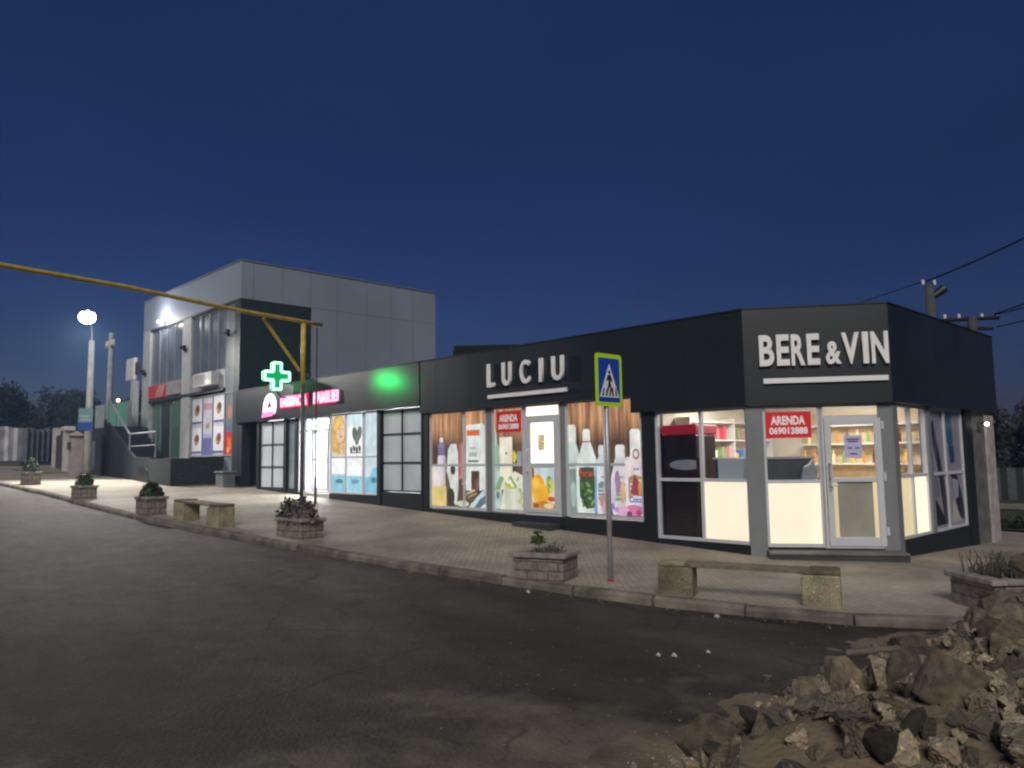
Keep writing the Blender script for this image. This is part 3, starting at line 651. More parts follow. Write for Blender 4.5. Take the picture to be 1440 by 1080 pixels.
for k in range(10): A.ell(-5.62+random.uniform(-.18, .22), 1.04+random.uniform(-.09, .14), .07, .03, ['#7f9a48', '#a8b860', '#c9b94a'][k % 3], 8, random.uniform(-1, 1))
for k in range(5): A.ell(-5.3+random.uniform(-.03, .04), .9-.08*k, .05, .05, '#b6c27a', 8)
A.poly([(-6.11, .9), (-5.95, 1.2), (-5.82, 1.15), (-5.95, .9)], '#86a878'); A.ell(-6.02, .78, .05, .08, '#5f7f8c')
A.done(W2)
A = Art(FA, -.0335, (-3.94, -2.16, .485, 2.635))
A.bottle(-3.87, .5, .5, 1.72, '#cfdcd8', cap='#e8ecdf', neck=.45, sh=.62, caph=.2, shade='#b3c8c2'); A.rect(-3.94, -3.68, .5, 1.1, '#8aa79c'); A.rect(-3.92, -3.72, .7, .9, '#5d7a74')
A.poly([(-3.94, .485), (-3.7, .485), (-3.66, 1.35), (-3.94, 1.35)], '#7d958c'); A.ell(-3.84, .85, .08, .25, '#a9c0b6')
A.bottle(-3.47, .5, .56, 1.62, '#dfe8e2', cap='#eef0e4', neck=.36, sh=.62, cw=.19, caph=.16, shade='#c3d4ce'); A.rect(-3.57, -3.37, 1.86, 1.89, '#c8755a')
A.poly([(-3.66, 1.3), (-3.3, 1.3), (-3.26, .62), (-3.5, .58), (-3.66, .8)], '#34502c'); A.rect(-3.66, -3.29, 1.15, 1.38, '#3b4a3a')
for k in range(16): A.ell(-3.47+random.uniform(-.15, .15), .88+random.uniform(-.22, .2), .075, .035, ['#4f7a34', '#2f5228', '#7d9c50', '#20381e'][k % 4], 9, random.uniform(-1.5, 1.5))
A.poly([(-3.25, 1.4), (-3.1, 1.4), (-3.06, .5), (-3.3, .5)], '#6f9fc4'); A.bottle(-3.08, .5, .3, 1.3, '#d8dee4', cap='#e6e6e4', neck=.5, sh=.75)
A.ell(-3.1, .75, .06, .12, '#cf8f8a'); A.ell(-3.03, .58, .1, .08, '#d8a9b4')
A.bottle(-2.64, .5, .44, 1.3, '#dcd8dc', cap='#e9eae6', neck=.5, sh=.62, cw=.22, caph=.18); A.ell(-2.72, 1.1, .07, .22, '#9c7f9c'); A.ell(-2.6, .92, .05, .22, '#d8b088')
A.bottle(-2.28, .5, .5, 1.58, '#ecdcdc', cap='#f0efe8', neck=.5, sh=.66, cw=.24, caph=.3); A.ell(-2.27, 1.62, .08, .1, '#8f7072', 14); A.ell(-2.27, 1.62, .05, .06, '#ecdcdc', 12)
A.poly([(-2.42, .9), (-2.32, 1.24), (-2.2, 1.1), (-2.16, .86)], '#8e3a4a'); A.ell(-2.2, 1.0, .04, .14, '#d8914e'); A.poly([(-2.46, .72), (-2.16, .72), (-2.16, .86), (-2.4, .86)], '#d8d6ec')
A.ell(-2.34, .6, .22, .1, '#d673a4'); A.ell(-2.6, .57, .16, .09, '#e3b4cc'); A.ell(-2.45, .53, .06, .05, '#7d2f5c'); A.ell(-2.24, .55, .06, .06, '#b53f7e'); A.ell(-2.75, .6, .06, .05, '#b98ad0')
A.ell(-2.85, .9, .1, .3, '#cfc2da'); A.ell(-2.85, .65, .06, .06, '#7a74b0')
A.done(W3)
text_row(W3, FA, 'Perw', -3.66, -3.3, 1.2, 1.34, film('#d0402a'), .004, .006, .02, 'print_lettering')
text_row(W3, FA, 'Cocc', -2.44, -2.16, .74, .85, film('#2c3c8c'), .004, .006, .02, 'print_lettering')

# roof-top sign letters
sg = empty('shop_sign', FA(-5, .12, 2.88), 'white raised LUCIU letters with underline on the dark fascia', 'sign')
letters(sg, FA, [('L', -6.11, -5.88, 3.12, 3.63), ('U', -5.63, -5.36, 3.115, 3.62), ('C', -5.08, -4.8, 3.115, 3.61), ('I', -4.52, -4.43, 3.115, 3.6), ('U', -4.17, -3.86, 3.11, 3.6)], LETTER, 0, .135, .19, .02)
MB(FA).box(-6.11, -3.8, .122, .17, 2.87, 2.95).build('underline_bar', LETTER, sg)
sg = empty('shop_sign', FB(1.2, .12, 2.7), 'white raised BERE & VIN letters with underline above the corner door', 'sign')
def zx(v): return .2+(v-92)/(568-92)*1.93
letters(sg, FB, [('B', zx(92), zx(148), 2.99, 3.49), ('E', zx(158), zx(206), 2.99, 3.49), ('R', zx(213), zx(264), 2.985, 3.485), ('E', zx(272), zx(319), 2.985, 3.485),
                 ('&', zx(341), zx(398), 2.985, 3.35), ('V', zx(401), zx(465), 2.98, 3.48), ('I', zx(477), zx(498), 2.98, 3.48), ('N', zx(508), zx(570), 2.975, 3.48)], LETTER, 0, .135, .19, .03)
MB(FB).box(zx(104), zx(565), .122, .17, 2.71, 2.79).build('underline_bar', LETTER, sg)

# red letting signs
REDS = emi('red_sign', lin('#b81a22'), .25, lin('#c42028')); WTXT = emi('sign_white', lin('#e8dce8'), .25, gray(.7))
def arenda(F, s0, s1, z0, z1, d, label):
    e = empty('letting_sign', F((s0+s1)/2, d, z0), label, 'sign')
    MB(F).box(s0, s1, d, d+.012, z0, z1).build('board', REDS, e)
    h = z1-z0; w_ = s1-s0
    text_row(e, F, 'ARENDA', s0+w_*.12, s1-w_*.13, z0+h*.5, z0+h*.84, WTXT, d+.0125, d+.016, .035, 'lettering')
    text_row(e, F, '069013888', s0+w_*.08, s1-w_*.08, z0+h*.14, z0+h*.41, WTXT, d+.0125, d+.016, .035, 'lettering')
arenda(FB, .27, .97, 1.84, 2.26, -.02, 'red ARENDA board with phone number in the corner shop window beside the door')
arenda(FA, -5.99, -5.24, 2.13, 2.58, .004, 'red ARENDA board with phone number on the window under the LUCIU letters')

# things inside the corner shop
def lamp_panel(name, x0, x1, y0, y1, z, st, col, label):
    e = empty(name, ((x0+x1)/2, (y0+y1)/2, z), label, 'ceiling light')
    MB().box(x0-.03, x1+.03, y0-.03, y1+.03, z-.01, z+.043).build('housing', WHITEM, e)
    MB().box(x0, x1, y0, y1, z-.035, z-.0105).build('diffuser', emi('diffuser_%g' % st, col, st), e)
lamp_panel('ceiling_light', -1.3, -.1, 1.2, 1.6, 2.665, 46, (1, .9, .74, 1), 'bright ceiling panel just inside the window left of the corner column')
lamp_panel('ceiling_light', -.3, .9, 2.9, 3.3, 2.665, 46, (1, .84, .6, 1), 'warm ceiling panel at the back of the corner shop')
lamp_panel('ceiling_light', -5.6, -3.6, 1.0, 1.4, 2.755, 80, (1, .93, .82, 1), 'bright ceiling panel behind the household shop door')
fr = empty('drinks_fridge', (-1.35, .42, .1), 'dark red drinks fridge with pale oval badge behind the leftmost corner shop window', 'fridge')
fb = MB().box(-1.74, -1.06, .1, .75, .12, 1.95).build('body', mat('fridge_black', (.022, .01, .011, 1), .3, var=.4), fr, bevel=.03)
MB().box(-1.76, -1.04, .085, .77, 1.952, 2.12).build('top_panel', emi('fridge_red', lin('#7c1220'), .8, lin('#7c1220')), fr, bevel=.02)
A = Art(Fr(0, .094, 1, 0), 0, (-1.7, -1.06, 1.3, 1.6)); A.ell(-1.27, 1.42, .34, .09, mat('badge_grey', (.3, .32, .34, 1), .4)); A.done(fr, 'oval_badge')
cb = empty('counter', (-.45, .5, .1), 'dark display counter behind the window left of the corner column', 'counter')
MB().box(-.86, -.1, .34, .75, .1, 1.5).build('cabinet', mat('counter_dark', (.05, .06, .065, 1), .5), cb, bevel=.01)
MB().box(-.88, -.08, .32, .77, 1.502, 1.54).build('worktop', mat('counter_top', (.3, .32, .33, 1), .4), cb)
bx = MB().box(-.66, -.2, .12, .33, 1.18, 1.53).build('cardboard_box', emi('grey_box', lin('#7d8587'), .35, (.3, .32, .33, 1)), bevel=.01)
tag(bx, 'grey cardboard box standing in the window left of the corner column', 'box')
tag(MB().box(-.86, -.1, .1, .318, 1.14, 1.172).build('window_ledge', WHITEM), 'white ledge inside the window left of the corner column', 'ledge')
cb2 = empty('counter', FB(.6, -.5, .1), 'dark counter behind the window with the red board', 'counter')
MB(FB).box(.28, 1.04, -.75, -.34, .1, 1.5).build('cabinet', mat('counter_dark', (.05, .06, .065, 1), .5), cb2, bevel=.01)
MB(FB).box(.26, 1.06, -.77, -.32, 1.502, 1.54).build('worktop', mat('counter_top', (.3, .32, .33, 1), .4), cb2)
tag(MB(FB).box(.28, 1.05, -.31, -.1, 1.12, 1.15).build('window_ledge', WHITEM), 'white ledge inside the window with the red board', 'ledge')
bag = MB(); bag.prism
bg_ = MB(FB); bg_.prism([(.8, 1.155), (1.04, 1.155), (1.06, 1.3), (1.0, 1.5), (.94, 1.42), (.84, 1.36)], -.3, -.14)
tag(bg_.build('plastic_bag', mat('bag_grey', (.28, .29, .31, 1), .3), bevel=.02), 'crumpled grey plastic bag on the ledge beside the door', 'bag')
su = empty('shelf_unit', (-1.85, 2.2, .1), 'pale shelf unit with goods along the left wall of the corner shop', 'shelf')
for z_ in (.5, .95, 1.4, 1.85, 2.2): MB().box(-2.0, -1.7, .95, 4.0, z_, z_+.03).build('shelf', WHITEM, su)
for y_ in (.92, 2.5, 4.02): MB().box(-2.0, -1.69, y_-.015, y_+.014, .1, 2.3).build('upright', WHITEM, su)
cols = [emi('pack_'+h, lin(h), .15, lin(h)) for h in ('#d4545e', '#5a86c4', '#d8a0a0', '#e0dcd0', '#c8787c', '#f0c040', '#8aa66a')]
for k in range(34):
    z_ = (.98, 1.43, 1.88)[k % 3]; y_ = 1.0+.095*k*.92; h_ = random.uniform(.18, .32)
    if 2.44 < y_ < 2.6: continue
    b = MB(); b.box(-1.93, -1.74, y_-.04, y_+.04, z_+.001, z_+h_)
    tag(b.build('carton', cols[k % 7], bevel=.006), 'small coloured carton on the shelves along the left wall of the corner shop', 'carton', 'cartons on the left wall shelves')
bs = empty('back_bar', (0, 4.3, .1), 'warm wooden back bar seen through the corner shop door', 'shelf')
MB().box(-1.2, 1.2, 4.1, 4.48, .1, 1.05).build('cabinet', mat('honey_wood', (.6, .46, .27, 1), .5, var=.2, scale=3), bs)
MB().box(-1.2, 1.2, 4.42, 4.49, 1.06, 2.4).build('back_panel', mat('honey_wood2', (.68, .54, .34, 1), .5, var=.2, scale=3), bs)
for z_ in (1.35, 1.75, 2.12): MB().box(-1.2, 1.2, 4.15, 4.415, z_, z_+.03).build('shelf', WHITEM, bs)
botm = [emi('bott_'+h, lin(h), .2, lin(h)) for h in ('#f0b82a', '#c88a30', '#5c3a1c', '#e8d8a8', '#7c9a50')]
for k in range(22):
    x_ = -1.1+.1*k; z_ = (1.381, 1.781)[k % 2]
    b = MB(); b.tube([(x_, 4.28, z_), (x_, 4.28, z_+.17), (x_, 4.28, z_+.2), (x_, 4.28, z_+.27)], .032, 8)
    n = 8
    for i, v in enumerate(b.v):
        if i >= 2*n: b.v[i] = (x_+(v[0]-x_)*.4, 4.28+(v[1]-4.28)*.4, v[2])
    tag(b.build('bottle', botm[(k*3) % 5]), 'amber or yellow bottle on the back bar of the corner shop', 'bottle', 'bottles on the back bar')
nt_ = empty('paper_notice', FB(1.62, -.02, 1.5), 'grey lilac paper notice taped to the corner door glass', 'notice')
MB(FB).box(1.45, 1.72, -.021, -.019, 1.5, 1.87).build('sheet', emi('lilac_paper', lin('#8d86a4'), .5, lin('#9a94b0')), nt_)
nl = MB(FB)
for a, b, z_ in ((1.49, 1.68, 1.79), (1.51, 1.66, 1.755), (1.5, 1.57, 1.65), (1.61, 1.68, 1.65), (1.53, 1.64, 1.56)): nl.box(a, b, -.0188, -.0182, z_, z_+.022)
nl.build('print_lines', mat('ink', (.06, .05, .1, 1)), nt_)

# ------------------------------------------------------------------ pharmacy
ph = empty('pharmacy_building', (-14, 0, .5), 'low dark fronted pharmacy with glowing white door beside the two storey building', 'building')
MB(FA).box(-18.86, -8.625, -.12, .13, 2.87, 3.935).build('fascia', ANTH, ph)
MB(FA).box(-18.87, -8.625, -.05, .145, 3.937, 3.96).build('cap_flashing', ANTHD, ph)
for a, b, z0, d in ((-18.86, -18.5, .3, .05), (-17.42, -17.27, .3, .04), (-15.62, -15.45, .3, .04), (-14.93, -14.78, .3, .03), (-10.56, -10.4, .2, .04), (-8.68, -8.625, .2, .04)): MB(FA).box(a, b, -.25, d, z0, 2.865).build('pier', ANTHD, ph)
for a, b, z0, z1 in ((-17.27, -15.62, .3, .73), (-12.95, -10.56, .3, .66), (-10.4, -8.68, .1, .76), (-15.45, -14.93, .3, .7)): MB(FA).box(a, b, -.25, .02, z0, z1).build('plinth', ANTHD, ph)
MB(FA).box(-18.5, -17.42, -1.2, -1.1, .3, 2.9).build('recess_wall', BLACK, ph)  # back wall coloured black for the darkness of the recess
window(FA, ph, [-17.24, -16.44, -15.65], [.75, 1.4, 2.1, 2.82], TILE, fw=.035, fm=ANTHD, name='panel_bay')
window(FA, ph, [-10.37, -9.52, -8.7], [.79, 1.5, 2.22, 2.83], TILE, fw=.04, fm=ANTHD, name='panel_bay')
window(FA, ph, [-15.42, -14.96], [.72, 2.82], mat('side_glass', (.25, .33, .37, 1), .15, spec=.8), fm=ANTHD)
WH = emi('glow_film', lin('#ffffff'), 1.25)
dd = window(FA, ph, [-14.72, -14.32, -13.98, -13.02], [.68, 2.45, 2.84], [[GL, GL, None], [GL, GL, GL]], name='door_frame', fw=.06)
dl = MB(FA)
for a, b in ((-13.93, -13.86), (-13.12, -13.05)): dl.box(a, b, -.06, .01, .72, 2.41)
for a, b in ((.72, .8), (1.58, 1.63), (2.36, 2.41)): dl.box(-13.86, -13.12, -.055, .005, a, b)
dl = dl.build('door', PVC, ph); MB(FA).box(-13.865, -13.115, -.03, -.022, .795, 2.365).build('pane', GL, dl)
hn = MB(FA); hn.tube([FA(-13.08, .012, 1.4), FA(-13.08, .06, 1.4), FA(-13.08, .06, 1.7), FA(-13.08, .012, 1.7)], .014); hn.build('handle', GALV, dl)
PW = window(FA, ph, [-12.92, -12.13, -11.28], [.68, 1.66, 2.84], film('#f4f6f6', 1.12), fw=.045)
PV = window(FA, ph, [-11.22, -10.6], [.68, 1.66, 2.84], film('#d5e8ee', .95), fw=.045)
A = Art(FA, -.0335, (-12.89, -12.16, 1.69, 2.81))
A.rect(-12.89, -12.16, 1.69, 2.81, film('#e9d9bc'  , 1.0)); A.ell(-12.55, 2.3, .36, .56, film('#d9a24e'  , 1.0)); A.ell(-12.72, 1.95, .24, .36, film('#e0b060'  , 1.0)); A.ell(-12.45, 2.38, .22, .32, film('#f3d3b0', .95)); A.ell(-12.58, 2.6, .26, .16, film('#e4b868', 1.2), rot=.5)
A.ell(-12.36, 2.44, .03, .02, film('#8a5a3c', .8)); A.ell(-12.52, 2.45, .03, .02, film('#8a5a3c', .8)); A.ell(-12.42, 2.24, .07, .025, film('#d06c5c', .8)); A.ell(-12.3, 1.9, .2, .16, film('#efc79c'  , 1.0)); A.rect(-12.89, -12.6, 1.69, 1.8, film('#e7e2da', .9))
A.done(PW)
A = Art(FA, -.0335, (-12.1, -11.31, 1.69, 2.81))
A.rect(-12.1, -11.31, 2.5, 2.81, film('#d5ecf2', 1.1)); A.ell(-11.72, 2.28, .13, .2, film('#6f7f78', .7), rot=.3); A.ell(-11.5, 2.3, .12, .2, film('#7d8c84', .7), rot=-.3); A.ell(-11.62, 2.1, .1, .12, film('#8a968f', .7))
for k in range(4): A.ell(-11.9+.14*k, 1.86+.03*(k % 2), .06, .09, film('#4f5a58', .7), 10, .4)
A.rect(-11.96, -11.4, 1.76, 1.79, film('#5c6a6a', .7)); A.done(PW)
A = Art(FA, -.0335, (-12.89, -12.16, .71, 1.63)); A.rect(-12.89, -12.16, .71, 1.15, film('#8fcbe2', .95)); A.ell(-12.5, 1.0, .2, .06, film('#4f8fae', .8)); A.rect(-12.89, -12.16, 1.15, 1.2, film('#bfe0ea', .9)); A.done(PW)
A = Art(FA, -.0335, (-12.1, -11.31, .71, 1.63)); A.rect(-12.1, -11.31, .71, 1.15, film('#9ad3e6', .95)); A.ell(-11.7, 1.0, .2, .06, film('#69a8c2', .8)); A.done(PW)
A = Art(FA, -.0335, (-11.19, -10.63, .71, 1.63)); A.poly([(-11.19, .71), (-10.63, .71), (-10.63, 1.4), (-10.85, 1.36), (-10.95, 1.15), (-11.19, 1.12)], film('#7fc0da', 1.0)); A.ell(-10.8, 1.05, .12, .08, film('#4788a8', .8)); A.done(PV)
wm = MB(); wm.box(-17.3, -17.2, .26, 5, .3, 2.98); wm.box(-17.2, -8.72, 4.9, 5, .3, 2.98); wm.box(-8.72, -8.64, .26, 5, .1, 2.98); wm.build('interior_wall', PHARW, ph)
MB().box(-17.3, -8.64, .07, 5, .4, .64).build('interior_floor', mat('white_floor', (.7, .7, .7, 1), .3), ph)
MB().box(-17.3, -8.64, .13, 5, 2.9, 2.98).build('interior_ceiling', PHARW, ph)
MB().box(-18.86, -8.63, .13, 6.5, 3.4, 3.55).build('roof', DKGREY, ph)
MB().box(-18.8, -8.63, 6.4, 6.5, .2, 3.4).build('rear_wall', DKGREY, ph)
for k, x_ in enumerate((-16, -13.6, -11.2)):
    lamp_panel('ceiling_light', x_-.7, x_+.7, 1.2, 1.9, 2.855, 200, (1, .98, .95, 1), ['white ceiling panel over the left end of the pharmacy room', 'white ceiling panel seen through the glowing pharmacy door', 'white ceiling panel behind the pharmacy window posters'][k])
su = empty('shelf_unit', (-14.5, 4.7, .64), 'white shelves along the back wall of the pharmacy', 'shelf')
for z_ in (1.1, 1.5, 1.9, 2.3): MB().box(-17, -12, 4.55, 4.88, z_, z_+.03).build('shelf', WHITEM, su)
MB().box(-17, -12, 4.5, 4.89, .645, .7).build('base', WHITEM, su)

# pharmacy sign
PK = emi('pink_led', lin('#ffc4e2'), .95); PKR = emi('crimson_led', lin('#d81458'), .7); WL = emi('white_led', lin('#fff0f8'), 1.15); PKS = emi('pink_soft_led', lin('#ee86c4'), .8)
ps = empty('pharmacy_sign', FA(-14.5, .13, 2.95), 'glowing pink and white lettering with a leaf shaped badge on the pharmacy fascia', 'sign')
bd = MB(FA); bd.prism([(-16.75, 2.97)]+[(-16.3+.4*math.cos(t)-.08*math.sin(t), 3.28+.4*math.sin(t)+.12*math.cos(t)) for t in [R(-50+20*k) for k in range(12)]]+[(-16.72, 3.2)], .132, .2); bd.build('badge', WL, ps, bevel=.02)
MB(FA).prism([(-16.76, 2.95), (-16.05, 2.98), (-15.95, 3.13), (-16.7, 3.12)], .202, .215).build('badge_band', PKS, ps)
MB(FA).prism([(-16.4, 3.2), (-16.28, 3.42), (-16.1, 3.46), (-16.2, 3.38), (-16.05, 3.22), (-16.2, 3.28)], .202, .21).build('badge_figure', mat('badge_ink', (.08, .05, .06, 1)), ps)
MB(FA).box(-15.6, -13.95, .132, .15, 3.17, 3.56).build('back_plate', PKR, ps); MB(FA).box(-13.62, -12.4, .132, .15, 3.17, 3.56).build('back_plate', PKR, ps)
text_row(ps, FA, 'FARMACIA', -15.56, -13.98, 3.21, 3.53, PK, .152, .19, .03, 'lettering')
text_row(ps, FA, 'FAMILIEI', -13.58, -12.25, 3.21, 3.53, PK, .152, .19, .03, 'lettering')
# green cross blade sign
cs = empty('pharmacy_cross', (-15.3, -.46, 3.7), 'glowing green pharmacy cross standing out over the fascia', 'sign')
def plus(c, z, L_, W_): return [(c-W_, z-L_), (c+W_, z-L_), (c+W_, z-W_), (c+L_, z-W_), (c+L_, z+W_), (c+W_, z+W_), (c+W_, z+L_), (c-W_, z+L_), (c-W_, z+W_), (c-L_, z+W_), (c-L_, z-W_), (c-W_, z-W_)]
FX = Fr(-15.3, 0, 0, 1); zc = 4.14; yc = -.46
MB(FX).prism(plus(yc, zc, .43, .155), -.06, .05).build('case', emi('green_face', (.0, .42, .13, 1), .9, (.01, .06, .03, 1)), cs)
tb = MB(FX); P = plus(yc, zc, .4, .125)
for q0, q1 in zip(P, P[1:]+P[:1]): tb.tube([FX(q0[0], .06, q0[1]), FX(q1[0], .06, q1[1])], .036, 8)
for q0, q1 in zip(P, P[1:]+P[:1]): tb.tube([FX(q0[0], -.07, q0[1]), FX(q1[0], -.07, q1[1])], .036, 8)
tb.build('led_outline', emi('green_led', (.3, 1, .5, 1), 3.2), cs)
MB().tube([(-15.3, -.46, 3.72), (-15.3, -.3, 3.5), (-15.3, -.13, 3.5)], .025).build('bracket', DKGREY, cs)
# added green floodlight, an invented fixture for the green glow on the fascia
fl = empty('floodlight', (-11.62, -1.42, 3.78), 'small added green floodlight on the yellow pipe post, invented for the fascia glow', 'light')
MB().box(-11.66, -11.58, -1.45, -1.38, 3.76, 3.84).build('housing', DKGREY, fl)
MB().tube([(-11.73, -1.5, 3.8), (-11.62, -1.42, 3.8)], .012).build('arm', DKGREY, fl)
ld = bpy.data.lights.new('added_green_spot', 'SPOT'); ld.energy = 130; ld.color = (.005, 1, .16); ld.spot_size = R(46); ld.spot_blend = 1; ld.shadow_soft_size = .05
lo = bpy.data.objects.new('added_green_spot', ld); COL.objects.link(lo); lo.parent = fl; lo.location = (.06, .06, .02); lo.rotation_euler = Vector((1.42, 1.3, -.3)).to_track_quat('-Z', 'Y').to_euler()

# ------------------------------------------------- two storey building
cb = empty('commercial_building', (-23.6, 0, 1), 'two storey grey commercial building with tall windows and food posters', 'building')
w_ = MB(); w_.box(-28.4, -18.87, .3, 8.46, .6, 4.1); w_.box(-28.4, -18.87, .3, 8.46, 4.1, 7.17); w_.box(-28.42, -18.872, 0, 8.46, 7.18, 8.5)
w_.build('wall', WALLG, cb)
j = MB(FP)
for a in (.44, 1.54, 2.65, 3.78, 5.05, 6.22, 7.28): j.box(a-.012, a+.012, .0, .006, 3.6 if a > 2.7 else 7.2, 8.48)
j.build('panel_joint', mat('joint_grey', (.19, .21, .25, 1), .7), cb)
MB().box(-28.45, -18.84, -.03, 8.5, 8.502, 8.54).build('roof_edge', GREYM, cb)
MB(FP).box(-.02, 2.66, -.4, .02, .5, 7.17).build('dark_cladding', mat('dark_green_cladding', (.02, .034, .036, 1), .5, var=.2), cb)
col = mat('pale_column', (.38, .4, .42, 1), .7, var=.15)
for a, b, z0, z1 in ((-28.35, -27.5, 1.2, 7.175), (-23.97, -23.13, 1.72, 7.175)): MB(FA).box(a, b, -.3, .02, z0, z1).build('column', col, cb)
MB(FA).box(-19.28, -18.86, -.35, .04, .5, 4.15).build('lower_pier', mat('dark_green_cladding', (.02, .034, .036, 1), .5, var=.2), cb)
MB(FA).box(-20.02, -18.89, -.35, -.01, 1.0, 7.16).build('corner_pier', mat('pier_blue', (.13, .15, .18, 1), .4), cb)
MB(FA).box(-27.5, -18.9, -.3, .03, 7.1, 7.176).build('window_head', DKGREY, cb)
window(FA, cb, [-27.45, -26.6, -25.75, -24.9, -24.0], [4.8, 7.07], GLB, fw=.06, fm=GREYM, d=-.05)
window(FA, cb, [-23.1, -22.35, -21.6, -20.8, -20.05], [4.85, 7.07], GLB, fw=.06, fm=GREYM, d=-.05)
MB(FA).box(-27.48, -23.99, -.3, .0, 4.18, 4.77).build('sign_band', mat('band_grey', (.3, .31, .34, 1), .5), cb)
MB(FA).box(-23.11, -20.03, -.3, .0, 4.18, 4.82).build('sign_band', mat('band_grey', (.3, .31, .34, 1), .5), cb)
MB(FA).box(-27.48, -20.03, -.25, .06, 4.08, 4.178).build('ledge', DKGREY, cb)
# ground floor
PI_ = window(FA, cb, [-23.08, -22.05, -21.15, -20.12], [1.8, 3.98], mat('poster_blank', (.42, .42, .5, 1), .4), fw=.06, fm=GREYM, d=-.04)
P2 = window(FA, cb, [-20.0, -19.3], [1.8, 3.98], mat('poster_blank2', (.4, .4, .45, 1), .4), fw=.05, fm=GREYM, d=.02)
A = Art(FA, -.07, (-23.05, -20.15, 1.83, 3.95))
for a in (-22.57, -20.63):
    for z_ in (3.5, 2.4):
        A.rect(a-.45, a+.45, z_-.42, z_+.44, pf('#c9c9d2')); A.rect(a-.45, a+.45, z_-.5, z_-.42, pf('#5b5f8c'))
        A.ell(a, z_, .24, .2, pf('#8a6d5c'), 16, .6); A.ell(a+.05, z_+.05, .14, .1, pf('#5f4436'), 12, .6); A.ell(a-.12, z_-.1, .1, .06, pf('#b08a50'), 10)
A.rect(-22.05, -21.15, 1.83, 2.45, pf('#5c5f92')); A.ell(-21.6, 2.9, .2, .09, pf('#9a8070'), 12, .4); A.rect(-22.0, -21.2, 3.5, 3.72, pf('#a88290')); A.rect(-22.05, -21.15, 2.45, 2.6, pf('#8e8fb4'))
A.done(PI_)
A = Art(FA, -.01, (-19.97, -19.33, 1.83, 3.95)); A.rect(-19.97, -19.33, 1.83, 2.62, pf('#b03030')); A.ell(-19.6, 2.2, .14, .25, pf('#d86a40'), 12, .5); A.ell(-19.7, 1.98, .1, .12, pf('#e0a070'), 12); A.ell(-19.6, 3.3, .2, .25, pf('#a87868')); A.rect(-19.97, -19.33, 2.65, 2.85, pf('#5b5f8c')); A.done(P2)
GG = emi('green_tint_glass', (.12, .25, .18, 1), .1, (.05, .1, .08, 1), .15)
window(FA, cb, [-27.4, -26.5, -25.4, -24.05], [1.75, 4.05], [[GG, mat('dark_door', (.04, .05, .05, 1), .3), GG]], fw=.07, fm=GREYM, d=-.12, name='entrance')
# fittings on the front
rs = MB(FA); rs.box(-27.9, -25.9, .01, .08, 4.2, 4.72)
rs = empty('red_sign', FA(-26.8, .1, 4.2), 'red shop sign with white diagonal strokes over the entrance', 'sign')
MB(FA).box(-27.4, -25.6, .002, .08, 4.22, 4.75).build('board', emi('red_board', lin('#a8323a'), .12, lin('#b03a40')), rs)
stp = MB(FA)
for k in range(4): a = -26.6+.2*k; stp.prism([(a, 4.25), (a+.05, 4.25), (a+.5, 4.72), (a+.45, 4.72)], .081, .086)
stp.build('stroke', WHITEM, rs)
gs = empty('wall_sign', FA(-24.6, .1, 4.2), 'plain grey sign panel right of the red sign', 'sign'); MB(FA).box(-25.45, -24.05, .002, .06, 4.25, 4.7).build('board', mat('sign_grey', (.28, .26, .28, 1)), gs); MB(FA).box(-25.5, -24.0, .0, .03, 4.22, 4.245).build('frame', DKGREY, gs)
ac = empty('air_conditioner', FA(-21.3, .15, 4.25), 'grey box air conditioner on the band under the right upper window', 'air conditioner')
MB(FA).box(-22.1, -20.5, .002, .3, 4.3, 4.78).build('case', mat('ac_grey', (.42, .43, .44, 1), .5), ac, bevel=.02)
gr = MB(FA)
for k in range(7): gr.box(-21.95, -21.1, .302, .308, 4.36+.055*k, 4.38+.055*k)
gr.build('grille', DKGREY, ac); MB(FA).ell(FA(-20.8, .31, 4.42), .05, .05, .05, 8, 5).build('indicator_lamp', emi('ind_lamp', lin('#ffe6b0'), 3), ac)
for a, z_, lb in ((-23.6, 5.9, 'black bracket camera on the pale column between the upper windows'), (-19.7, 6.0, 'black bracket camera on the blue corner pier'), (-28.0, 5.35, 'black bracket camera near the left edge of the upper floor')):
    cm = empty('security_camera', FA(a, .02, z_), lb, 'camera'); MB(FA).box(a-.05, a+.05, .02, .12, z_-.05, z_+.05).build('mount', BLACK, cm); MB(FA).box(a-.06, a+.3, .12, .24, z_+.02, z_+.14).build('body', BLACK, cm, bevel=.015)
lb_ = empty('lightbox_sign', (-29.2, -.2, 5), 'white rounded lightbox sign projecting from the left end of the upper floor', 'sign')
MB(FA).box(-29.85, -28.75, .05, .25, 5.12, 6.15).build('case', mat('lightbox_white', (.62, .62, .66, 1), .4), lb_, bevel=.12); MB(FA).box(-28.75, -28.4, .1, .2, 5.4, 5.9).build('bracket', DKGREY, lb_)

el = empty('facade_lamp', (-25.9, -.45, 7.25), 'bright white floodlight under the roof edge of the two storey building', 'light')
MB(FA).tube([FA(-25.9, .03, 7.3), FA(-25.9, .2, 7.33)], .02).build('arm', DKGREY, el); MB(FA).ell(FA(-25.9, .24, 7.3), .13, .07, .06, 14, 8).build('lens', emi('flood_lens', (1, .98, .95, 1), 25), el, smooth=True)
ld = bpy.data.lights.new('flood_light', 'POINT'); ld.energy = 110; ld.color = (1, .97, .93); ld.shadow_soft_size = .08
lo = bpy.data.objects.new('flood_light', ld); COL.objects.link(lo); lo.parent = el; lo.location = (0, -.1, .12)
